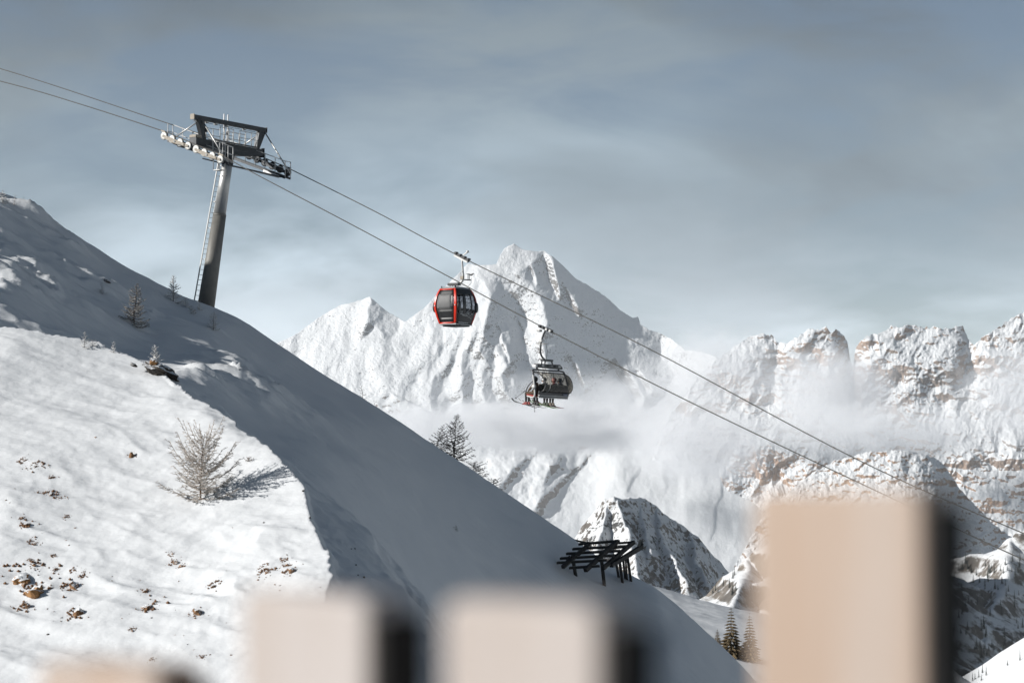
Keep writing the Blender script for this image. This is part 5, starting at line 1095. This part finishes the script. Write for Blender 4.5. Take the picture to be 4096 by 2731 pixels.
def spruce(name, label, base, H, R, seed, mat, group=None, tiers=16, cat='tree', detail=True):
    rnd = random.Random(seed); T_ = thing(name, label, cat, base, 0, group); MB().tube([(0, 0, -0.2), (0, 0, H)], H * 0.014, 6, 0.01).build('trunk', 'bark', T_); A = MB()
    for i in range(tiers):
        t = 0.08 + 0.9 * i / tiers; r = R * (1 - t) ** 0.9 + 0.04
        for k in range(11 if detail else 6):
            az = k * 6.283 / 11 + i * 0.7 + rnd.uniform(-.25, .25); ln = r * rnd.uniform(0.7, 1.15); d = Vector((math.cos(az), math.sin(az), 0)); s = Vector((-d.y, d.x, 0)); z = H * t
            p0 = Vector((0, 0, z)); p1 = d * ln * 0.55 + Vector((0, 0, z - ln * 0.18)); p2 = d * ln + Vector((0, 0, z - ln * 0.30))
            w = ln * 0.17
            A.add([p0, p1 - s * w, p2, p1 + s * w, p1 + Vector((0, 0, w * 0.6)), p1 - Vector((0, 0, w * 1.1))], [(0, 1, 4), (1, 2, 4), (2, 3, 4), (3, 0, 4), (0, 5, 1), (1, 5, 2), (2, 5, 3), (3, 5, 0)])
            for _ in range(4):
                q = p0.lerp(p2, rnd.uniform(0.3, 0.95)); e = q + (d * rnd.uniform(0.2, 0.6) + s * rnd.uniform(-1, 1) + Vector((0, 0, rnd.uniform(-.5, .1)))) * ln * 0.28; A.tube([q, e], 0.012 * H / 4, 3, 0.004, cap=False)
    A.build('crown', mat, T_); return T_
def on_piste(u, v): return hit(piste_z, u, v, 190, 262)
spruce('spruce_tree', 'brown-green spruce on the sunlit piste beside the tall fence picket', on_piste(2925, 2625), 4.6, 1.35, 41, 'needles_brown', 'spruces beside the piste')
spruce('spruce_tree', 'shorter spruce left of the other one on the piste', on_piste(2870, 2612), 2.2, 0.7, 42, 'needles_brown', 'spruces beside the piste')
spruce('spruce_tree', 'spruce half hidden behind the left edge of the tall fence picket', on_piste(3000, 2640), 4.2, 1.2, 43, 'needles_brown', 'spruces beside the piste')
# far conifers on the wooded slope
def wood_z(X, Y):
    X = np.atleast_1d(np.asarray(X, float)); Y = np.atleast_1d(np.asarray(Y, float)); xs, ys = WOOD_XY
    fx = np.clip((X - xs[0]) / (xs[1] - xs[0]), 0, len(xs) - 2); fy = np.clip((Y - ys[0]) / (ys[1] - ys[0]), 0, len(ys) - 2); i = fx.astype(int); j = fy.astype(int); a = fx - i; b = fy - j
    return (WOOD_Z[j, i] * (1 - a) + WOOD_Z[j, i + 1] * a) * (1 - b) + (WOOD_Z[j + 1, i] * (1 - a) + WOOD_Z[j + 1, i + 1] * a) * b
def tiny_spruce(seed):
    rnd = random.Random(seed); A = MB()
    A.tube([(0, 0, -0.5), (0, 0, 7)], 0.12, 4, 0.03)
    for i in range(11):
        t = 0.06 + 0.9 * i / 11; r = 1.35 * (1 - t) + 0.12
        for k in range(7):
            az = k * 0.9 + i * 0.55 + rnd.uniform(-.2, .2); ln = r * rnd.uniform(0.7, 1.2); d = Vector((math.cos(az), math.sin(az), 0)); s = Vector((-d.y, d.x, 0)); z = 7 * t
            A.add([Vector((0, 0, z + 0.3)), d * ln * 0.6 - s * ln * 0.25 + Vector((0, 0, z - 0.1)), d * ln + Vector((0, 0, z - 0.35 * ln)), d * ln * 0.6 + s * ln * 0.25 + Vector((0, 0, z - 0.1))], [(0, 1, 2), (0, 2, 3)])
    return A.mesh('spruce_tree', 'needles')
CON = []
ts = [tiny_spruce(i) for i in range(3)]
rnd = random.Random(77)
spots = [(3885, 2290), (3905, 2300), (3963, 2290), (3977, 2290), (4014, 2292), (4030, 2280), (3918, 2330), (3950, 2310), (3960, 2312), (3893, 2330), (4008, 2335), (4022, 2340), (4032, 2365), (3980, 2355), (3992, 2358), (3928, 2385), (4058, 2395), (4075, 2380), (4002, 2420), (3965, 2395), (3940, 2355), (4085, 2340), (4060, 2320), (3870, 2275), (3862, 2252), (4050, 2245), (4080, 2240), (3920, 2590), (3940, 2595), (3955, 2600), (3968, 2590), (3975, 2600), (3948, 2620), (3925, 2630), (3935, 2615)]
spots += [(rnd.uniform(3790, 4096), rnd.uniform(2250, 2600)) for _ in range(60)] + [(rnd.uniform(2830, 2960), rnd.uniform(2240, 2380)) for _ in range(14)]
for i, (u, v_) in enumerate(spots):
    p = hit(wood_z, u, v_, 970, 1340); o = put('spruce_tree', ts[i % 3], None, p, (0, 0, rnd.uniform(0, 6)), (1, 1, 1)); s = rnd.uniform(0.4, 0.85); o.scale = (s, s, s)
    CON.append((o, u, v_))
NUM = ['first', 'second', 'third', 'fourth', 'fifth', 'sixth', 'seventh', 'eighth', 'ninth', 'tenth', 'eleventh', 'twelfth', 'thirteenth', 'fourteenth', 'fifteenth', 'sixteenth', 'seventeenth', 'eighteenth', 'nineteenth', 'twentieth', 'twenty-first', 'twenty-second', 'twenty-third', 'twenty-fourth', 'twenty-fifth', 'twenty-sixth', 'twenty-seventh', 'twenty-eighth', 'twenty-ninth', 'thirtieth', 'thirty-first', 'thirty-second', 'thirty-third', 'thirty-fourth', 'thirty-fifth']
cb = {}
for o, u, v_ in CON: cb.setdefault(('knob',) if u < 3300 else ('wood', min(3, int((v_ - 2230) / 60)) if v_ < 2480 else 4), []).append((u, o))
for k_, lst in cb.items():
    for n_, (u, o) in enumerate(sorted(lst, key=lambda q: q[0])):
        w_ = NUM[min(n_, 34)]
        tag(o, w_ + ' small far conifer from the left at the foot of the rocky knob' if k_[0] == 'knob' else w_ + ' far conifer from the left in the ' + ['topmost', 'second', 'third', 'fourth', 'lowest'][k_[1]] + ' row on the wooded slope', 'tree', 'far conifers below the knob' if k_[0] == 'knob' else 'far conifers on the wooded slope')
def on_corner(u, v): return hit(corner_z, u, v, 295, 364)
for i, (u, v_) in enumerate([(3900, 2715), (3915, 2708), (3930, 2690), (3926, 2720), (3890, 2722), (3945, 2700), (4030, 2660), (4012, 2600), (4080, 2640)]):
    o = put('spruce_tree', ts[i % 3], None, on_corner(u, v_), (0, 0, i), (0.14, 0.14, 0.14 + 0.05 * (i % 3))); tag(o, ['first', 'second', 'third', 'fourth', 'fifth', 'sixth', 'seventh', 'eighth', 'ninth'][sorted([3900, 3915, 3930, 3926, 3890, 3945, 4030, 4012, 4080]).index(u)] + ' tiny conifer from the left on the lower right snow slope', 'tree', 'tiny conifers in the corner')

# ================================================================== rocks on the sunlit bank
def rock_mesh(name, mat, seed, sub=3):
    bm = bmesh.new(); bmesh.ops.create_icosphere(bm, subdivisions=sub, radius=1.0); rnd = random.Random(seed); pl = [Vector((rnd.gauss(0, 1), rnd.gauss(0, 1), rnd.gauss(0, 1))).normalized() for _ in range(14)]
    for v_ in bm.verts:
        n = v_.co.normalized(); r = 1.0
        for q in pl:
            d = n.dot(q)
            if d > 0.5: r = min(r, 0.58 / d + 0.04)
        v_.co = n * r * (1 + 0.10 * math.sin(7 * n.x + seed) * math.sin(6 * n.y) + 0.07 * math.sin(13 * n.z + seed * 2) + rnd.uniform(-.05, .05))
    me = bpy.data.meshes.new(name); bm.to_mesh(me); bm.free(); me.materials.append(MAT[mat]); return me
def crumbs(o, p, ww, n):
    cr = MB(); a0 = rnd.uniform(0, 6.28); ra = rnd.uniform(0.9, 1.8)
    for _ in range(n):
        aa = a0 + rnd.uniform(0, 2.6); q = Vector((math.cos(aa) * ra + rnd.gauss(0, 0.28), 0.8 * math.sin(aa) * ra + rnd.gauss(0, 0.25), 0)) if rnd.random() < 0.7 else Vector((rnd.gauss(0, 1.4), rnd.gauss(0, 1.1), 0))
        x, y = p.x + q.x * ww, p.y + q.y * ww; z = bank_z(np.array([x]), np.array([y]))[0]; r = min(0.045, ww * (0.05 + 0.28 * rnd.random() ** 2.6))
        c = Vector((x, y, z + r * 0.2)); vs_ = [c + Vector((rnd.uniform(.6, 1.2) * r * a, rnd.uniform(.6, 1.2) * r * b, rnd.uniform(.6, 1.2) * r * d)) for a, b, d in ((1, 0, 0), (-1, 0, 0), (0, 1, 0), (0, -1, 0), (0, 0, 1), (0, 0, -1))]
        cr.add(vs_, [(0, 2, 4), (2, 1, 4), (1, 3, 4), (3, 0, 4), (2, 0, 5), (1, 2, 5), (3, 1, 5), (0, 3, 5)])
    c_ = cr.build('soil_crumbs', 'tuft_rock', o); c_['kind'] = 'stuff'; c_.matrix_parent_inverse = (Matrix.LocRotScale(o.location, o.rotation_euler.to_quaternion(), o.scale)).inverted()
simple('tuft_rock', (0.16, 0.08, 0.035), 0.9, 0, 0.5, 25)
rk = [rock_mesh('rock', m, i, s) for i, (m, s) in enumerate([('rock_brown', 3), ('rock_ochre', 3), ('rock_brown', 3), ('rock_ochre', 3), ('rock_dark', 3)])]
rnd = random.Random(5)
big = [(89, 2318, 56, 36, 1, 'large orange-brown rock in the bank near the left edge'), (146, 2366, 42, 38, 3, 'bright ochre rock just below the large orange-brown one'), (300, 2345, 23, 22, 0, 'rounded brown rock right of the two large orange rocks'), (310, 2452, 27, 22, 0, 'flat cracked brown rock low on the bank'),
       (589, 2430, 27, 14, 2, 'wide brown rock with a snow cap in the lower bank'), (792, 2451, 24, 14, 0, 'snow-capped brown rock near the blurred left picket'), (100, 2424, 19, 15, 2, 'brown rock ringed with snow below the orange rocks'), (528, 1826, 11, 20, 2, 'small dark pointed rock standing alone high on the bank')]
for (u, v_, w, h, k, lab) in big:
    p = on_bank(u, v_); s = p.y / F; o = put('rock', rk[k], None, p + Vector((0, 0, -h * s * 0.45)), (rnd.uniform(-.3, .3), rnd.uniform(-.3, .3), rnd.uniform(0, 6))); o.scale = (w * s * 1.25, w * s * 1.1, h * s * 1.5); tag(o, lab, 'rock'); crumbs(o, p, w * s * 1.2, 34)
    BANK_LUMPS.append((p.x, p.y, w * s * 1.6, h * s * 0.5))
clus = [(143, 2168, 30), (107, 2099, 34), (89, 2075, 18), (205, 1977, 36), (235, 1992, 26), (170, 1972, 18), (700, 2251, 30), (723, 2263, 24), (690, 2215, 16), (1071, 2290, 36), (1050, 2265, 20), (1167, 2281, 36), (1138, 2236, 24), (1150, 2260, 20), (854, 2346, 30), (580, 2366, 22), (765, 2374, 12), (488, 2474, 9), (836, 2460, 11), (607, 2471, 14), (298, 2281, 20), (321, 2302, 22), (310, 2262, 14),
        (137, 2257, 26), (120, 2240, 16), (223, 2272, 18), (238, 2311, 14), (220, 2224, 16), (446, 2323, 14), (448, 2305, 8), (193, 2537, 13), (530, 2522, 18), (60, 1954, 13), (24, 2001, 13), (39, 2010, 10), (893, 2093, 9), (1057, 2089, 12), (262, 2070, 18), (301, 2111, 11), (381, 1750, 14), (101, 1841, 24), (146, 1866, 30), (208, 1907, 22), (195, 1860, 10), (560, 2320, 8), (715, 2325, 8), (904, 2282, 7), (838, 2262, 12), (776, 2260, 8), (600, 2395, 8), (700, 2440, 8), (930, 2110, 8), (190, 2435, 9), (215, 2445, 8), (245, 2470, 8), (474, 2494, 7), (665, 2210, 8),
        (1122, 2340, 12), (1152, 2368, 11), (1118, 2360, 9), (1232, 2380, 14), (1280, 2346, 11), (750, 2575, 8), (775, 2598, 7), (815, 2625, 22), (700, 2540, 7), (735, 2540, 7), (610, 2635, 16), (925, 2620, 12), (905, 2490, 9), (265, 2160, 10), (275, 2180, 8), (155, 2210, 8)]
ROCKS = []
for i, (u, v_, w) in enumerate(clus):
    p = on_bank(u, v_); s = p.y / F; big_ = w >= 16
    k = rnd.choice([0, 2, 4] if not big_ else [0, 2, 0])
    o = put('rock', rk[k], None, p + Vector((0, 0, -w * s * 0.12)), (rnd.uniform(-.5, .5), rnd.uniform(-.5, .5), rnd.uniform(0, 6))); kk = rnd.uniform(0.6, 1.0); o.scale = (w * s * 0.72 * kk, w * s * 0.5 * kk, w * s * rnd.uniform(0.3, 0.55) * kk)
    ROCKS.append((o, u, v_, big_))
    if big_:           # crumbs of soil and stone round the larger outcrops belong to them
        crumbs(o, p, w * s * 0.55, 80)
ORD = ['nearest', 'second nearest', 'third nearest', 'fourth nearest', 'fifth nearest', 'sixth nearest', 'seventh nearest', 'eighth nearest', 'ninth nearest', 'tenth nearest', 'eleventh nearest', 'twelfth nearest']
marks = [(100, 2335, 'the large orange-brown rock'), (800, 1900, 'the big frosted bush'), (305, 2452, 'the flat cracked rock'), (589, 2430, 'the wide snow-capped rock'), (792, 2451, 'the capped rock by the picket'), (1110, 2275, 'the bank edge hollow'), (528, 1826, 'the dark pointed rock')]
bins = {}
for o, u, v_, bg in ROCKS:
    m = min(marks, key=lambda q: math.hypot(u - q[0], v_ - q[1])); du, dv = u - m[0], v_ - m[1]
    d_ = ('right of' if du > 0 else 'left of') if abs(du) > abs(dv) else ('below' if dv > 0 else 'above')
    bins.setdefault((m[2], d_, bg), []).append((math.hypot(du, dv), o))
for (m, d_, bg), lst in bins.items():
    for k, (_, o) in enumerate(sorted(lst, key=lambda q: q[0])):
        tag(o, ('half-buried brown rock' if bg else 'small brown stone') + ' ' + d_ + ' ' + m + ', ' + ORD[min(k, 11)] + ' to it', 'rock', 'half-buried rocks in the sunlit bank' if bg else 'stones in the sunlit bank')
# the boulder at the crest
bp = on_bank(638, 1490)
bo = thing('boulder', 'dark overhanging boulder with tan top and snow cap at the bank crest', 'boulder', bp)
m_ = rock_mesh('stone', 'rock_dark', 21, 4); put('stone', m_, bo, (0.02, 0.1, 0.05), (0.1, 0.42, 0.2), (0.62, 0.48, 0.25))
put('stone', rock_mesh('stone', 'rock_ochre', 24, 3), bo, (-0.12, -0.12, 0.23), (0, 0.3, 0.4), (0.16, 0.14, 0.10))
put('stone', rk[4], bo, (-0.62, 0.0, 0.18), (0, 0.5, 0), (0.13, 0.1, 0.06))
larch('frosted_sapling', 'bright frosted sapling growing on top of the dark boulder', bp + Vector((-0.12, 0.1, 0.28)), 0.40, 0.22, 37, 'bark', 'frost', nb=26, tr=0.010, br=0.010, dens=8, bmat='frost')
# flat dark stone on the shaded slope
o = put('rock', rk[4], None, on_hill(430, 1128), (0, 0.5, 0.3), (0.30, 0.2, 0.10)); tag(o, 'flat snow-topped slab on the shaded slope left of the tower', 'rock')
for i, (u, v_, w) in enumerate([(1213, 1966, 14), (1240, 2072, 10), (1424, 2260, 9), (1432, 2300, 8), (1455, 2310, 12), (1420, 2200, 7), (1405, 2195, 7)]):
    p = on_bank(u, v_); s = p.y / F; o = put('rock', rk[4], None, p, (0.3, 0.4, i), (w * s * 0.5, w * s * 0.4, w * s * 0.7)); tag(o, ['first', 'second', 'sixth', 'seventh', 'lowest', 'fourth', 'third'][i] + ' dark stone down the shaded flank right of the sunlit bank', 'rock', 'stones in the shaded flank')

# ================================================================== the blurred fence right in front of the camera
simple('edge_shade_black', (0.018, 0.016, 0.015), 0.9, 0, 0.4, 30)
FA = RAD(32.0); FT = Vector((math.cos(FA), -math.sin(FA), 0)); FN = Vector((math.sin(FA), math.cos(FA), 0))
fe = thing('picket_fence', 'pale wooden picket fence, blurred, right in front of the camera', 'fence', (0.1, 1.55, -1.62))
FO = Vector((0.1, 1.55, -1.62))
def picket(u0, u1, vt, D, th, mat, slope=0.0, lean=0.0):
    b = P(u1, vt, D); a0 = P(u0, vt, D)
    # left edge lies further away along the face
    d = ray(u0, vt); t = (b.dot(FN)) / d.dot(FN); a = d * t; zt = b.z
    w = (Vector((b.x, b.y, 0)) - Vector((a.x, a.y, 0))).length
    o3 = Vector((b.x, b.y, 0)); pts = []
    prof_ = [(0.0, -0.006), (0.006, 0.0), (w - 0.006, slope), (w, slope - 0.006)]
    top = [o3 - FT * x + Vector((0, 0, zt + z)) for x, z in prof_]; bot = [o3 - FT * w + Vector((0, 0, -1.64)), o3 + Vector((0, 0, -1.64))]
    q = [p - FO for p in top + bot]
    pk = MB().plate([p + FN * th / 2 for p in q], th, FN).build('picket', mat, fe, bevel=0.004)
    e0 = o3 - FO + FT * 0.004; MB().plate([e0 + Vector((0, 0, zt - 0.012)), e0 + Vector((0, 0, -1.64)), e0 + FN * th + Vector((0, 0, -1.64)), e0 + FN * th + Vector((0, 0, zt - 0.012))], 0.008, FT).build('edge_shade', 'edge_shade_black', pk)  # black strip painting the shade on the picket's right side
    return pk
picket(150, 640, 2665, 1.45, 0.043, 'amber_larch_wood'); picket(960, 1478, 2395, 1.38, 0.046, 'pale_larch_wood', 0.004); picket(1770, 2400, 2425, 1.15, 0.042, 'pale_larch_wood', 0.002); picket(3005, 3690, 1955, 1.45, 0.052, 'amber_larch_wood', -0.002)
c_ = FN * (P(1478, 2440, 1.45).dot(FN) + 0.03)
for z in (-0.55, -1.25):
    a = FN * (P(1478, 2440, 1.45).dot(FN) + 0.10); 
    MB().beam(a - FT * 1.2 + Vector((0, 0, z)) - FO, a + FT * 1.2 + Vector((0, 0, z)) - FO, 0.04, 0.09).build('rail', 'amber_larch_wood', fe)
# ================================================================== air: haze over the valley and the low cloud banks
def closed_box(name, x0, x1, y0, y1, z0, z1):
    v = [(x, y, z) for x in (x0, x1) for y in (y0, y1) for z in (z0, z1)]
    f = [(0, 1, 3, 2), (4, 6, 7, 5), (0, 4, 5, 1), (2, 3, 7, 6), (0, 2, 6, 4), (1, 5, 7, 3)]
    me = bpy.data.meshes.new(name); me.from_pydata(v, [], f); me.update()
    o = bpy.data.objects.new(name, me); COL.objects.link(o); o['kind'] = 'stuff'; return o
def vol_mat(name):
    m = bpy.data.materials.new(name); m.use_nodes = True; nt = m.node_tree; nt.nodes.clear()
    o = N(nt, 'ShaderNodeOutputMaterial'); v = N(nt, 'ShaderNodeVolumePrincipled'); nt.links.new(v.outputs[0], o.inputs['Volume']); return m, nt, v
m, nt, v = vol_mat('haze_air'); v.inputs['Color'].default_value = (0.90, 0.95, 1.0, 1); v.inputs['Density'].default_value = 3.3e-5
hz = closed_box('haze', -13500, 13500, -6500, 13500, -620, 760); hz.data.materials.append(m)
hz['label'] = 'thin cold haze filling the valley air'; hz['category'] = 'haze'

def cloud_bank(u0, u1, v0, v1, D0, D1, dens, label, seed, thr=0.42, soft=0.25, nscale=3.0, stretch=(1.0, 1.0, 2.2)):
    Dm = (D0 + D1) / 2
    a, b = P(u0, v0, Dm), P(u1, v1, Dm)
    cx, cy, cz = (a.x + b.x) / 2, Dm, (a.z + b.z) / 2
    sx, sy, sz = abs(b.x - a.x) / 2, (D1 - D0) / 2, abs(a.z - b.z) / 2
    bm = bmesh.new(); bmesh.ops.create_icosphere(bm, subdivisions=3, radius=1.0)
    rnd = random.Random(seed)
    for q in bm.verts:
        q.co = Vector((q.co.x * sx, q.co.y * sy, q.co.z * sz)) * 1.02
    me = bpy.data.meshes.new('low_cloud'); bm.to_mesh(me); bm.free()
    o = bpy.data.objects.new('low_cloud', me); COL.objects.link(o); o.location = (cx, cy, cz)
    o['kind'] = 'stuff'; o['label'] = label; o['category'] = 'cloud'
    m, nt, vv = vol_mat('cloud_vapour'); L = nt.links.new
    vv.inputs['Color'].default_value = (0.97, 0.98, 1.0, 1)
    tc = N(nt, 'ShaderNodeTexCoord')
    mp = N(nt, 'ShaderNodeMapping'); mp.inputs['Scale'].default_value = (1 / sx, 1 / sy, 1 / sz); L(tc.outputs['Object'], mp.inputs['Vector'])
    ln = N(nt, 'ShaderNodeVectorMath', operation='LENGTH'); L(mp.outputs[0], ln.inputs[0])
    mp2 = N(nt, 'ShaderNodeMapping'); k = nscale / sx
    mp2.inputs['Scale'].default_value = (k * stretch[0], k * stretch[1], k * stretch[2]); mp2.inputs['Location'].default_value = (seed * 3.1, seed * 1.7, 0)
    L(tc.outputs['Object'], mp2.inputs['Vector'])
    n = noise(nt, mp2.outputs[0], 1.0, 6, 0.62, 0.9)
    n = math_(nt, 'ADD', math_(nt, 'MULTIPLY', math_(nt, 'SUBTRACT', n, 0.5), 2.1), 0.5)
    fall = math_(nt, 'MULTIPLY', math_(nt, 'POWER', ln.outputs['Value'], 2.0), 0.62)
    val = math_(nt, 'SUBTRACT', math_(nt, 'ADD', n, 0.30), fall)
    d = math_(nt, 'MULTIPLY', math_(nt, 'DIVIDE', math_(nt, 'SUBTRACT', val, thr), soft, False), 1.0, True)
    d = math_(nt, 'MINIMUM', math_(nt, 'MAXIMUM', d, 0.0), 1.0)
    edge = math_(nt, 'MULTIPLY', math_(nt, 'SUBTRACT', 1.0, ln.outputs['Value']), 1.8, True)
    L(math_(nt, 'MULTIPLY', math_(nt, 'MULTIPLY', d, edge), dens), vv.inputs['Density'])
    me.materials.append(m)
    return o
cloud_bank(1250, 3050, 1560, 1850, 4850, 5230, 0.026, 'grey flat cloud bank lying under the great snow peak', 1, thr=0.24, soft=0.5, nscale=4.5, stretch=(1, 1, 2.6))
cloud_bank(1350, 2900, 1420, 1780, 5250, 5520, 0.004, 'pale mist hanging above the grey cloud bank, below the chair', 2, thr=0.34, soft=0.5, nscale=6, stretch=(1, 1, 1.5))
cloud_bank(2150, 3000, 1420, 1780, 5050, 5300, 0.010, 'white mist bank right of the chair in front of the peak', 7, thr=0.30, soft=0.5, nscale=4.5, stretch=(1, 1, 1.5))
cloud_bank(2400, 3200, 1540, 2000, 3850, 4120, 0.020, 'white mist hiding the left foot of the cliffs', 8, thr=0.26, soft=0.5, nscale=4.0, stretch=(1, 1, 1.6))
cloud_bank(2960, 3700, 1330, 1820, 3960, 4240, 0.016, 'white mist rising between the two cliff towers', 3, thr=0.26, soft=0.4, nscale=4.5, stretch=(1, 1, 1.0))
cloud_bank(2700, 4300, 1560, 1880, 3600, 3920, 0.008, 'pale cloud streak lying across the middle of the cliffs', 4, thr=0.28, soft=0.5, nscale=6.5, stretch=(1, 1, 1.8))
cloud_bank(3700, 4550, 1280, 1850, 3950, 4180, 0.012, 'thin mist in front of the rightmost cliff', 5, thr=0.26, soft=0.5, nscale=4.0, stretch=(1, 1, 1.1))
cloud_bank(2480, 3250, 1260, 1720, 4180, 4380, 0.013, 'thin mist veiling the left end of the cliffs', 6, thr=0.26, soft=0.5, nscale=4.0, stretch=(1, 1, 1.2))
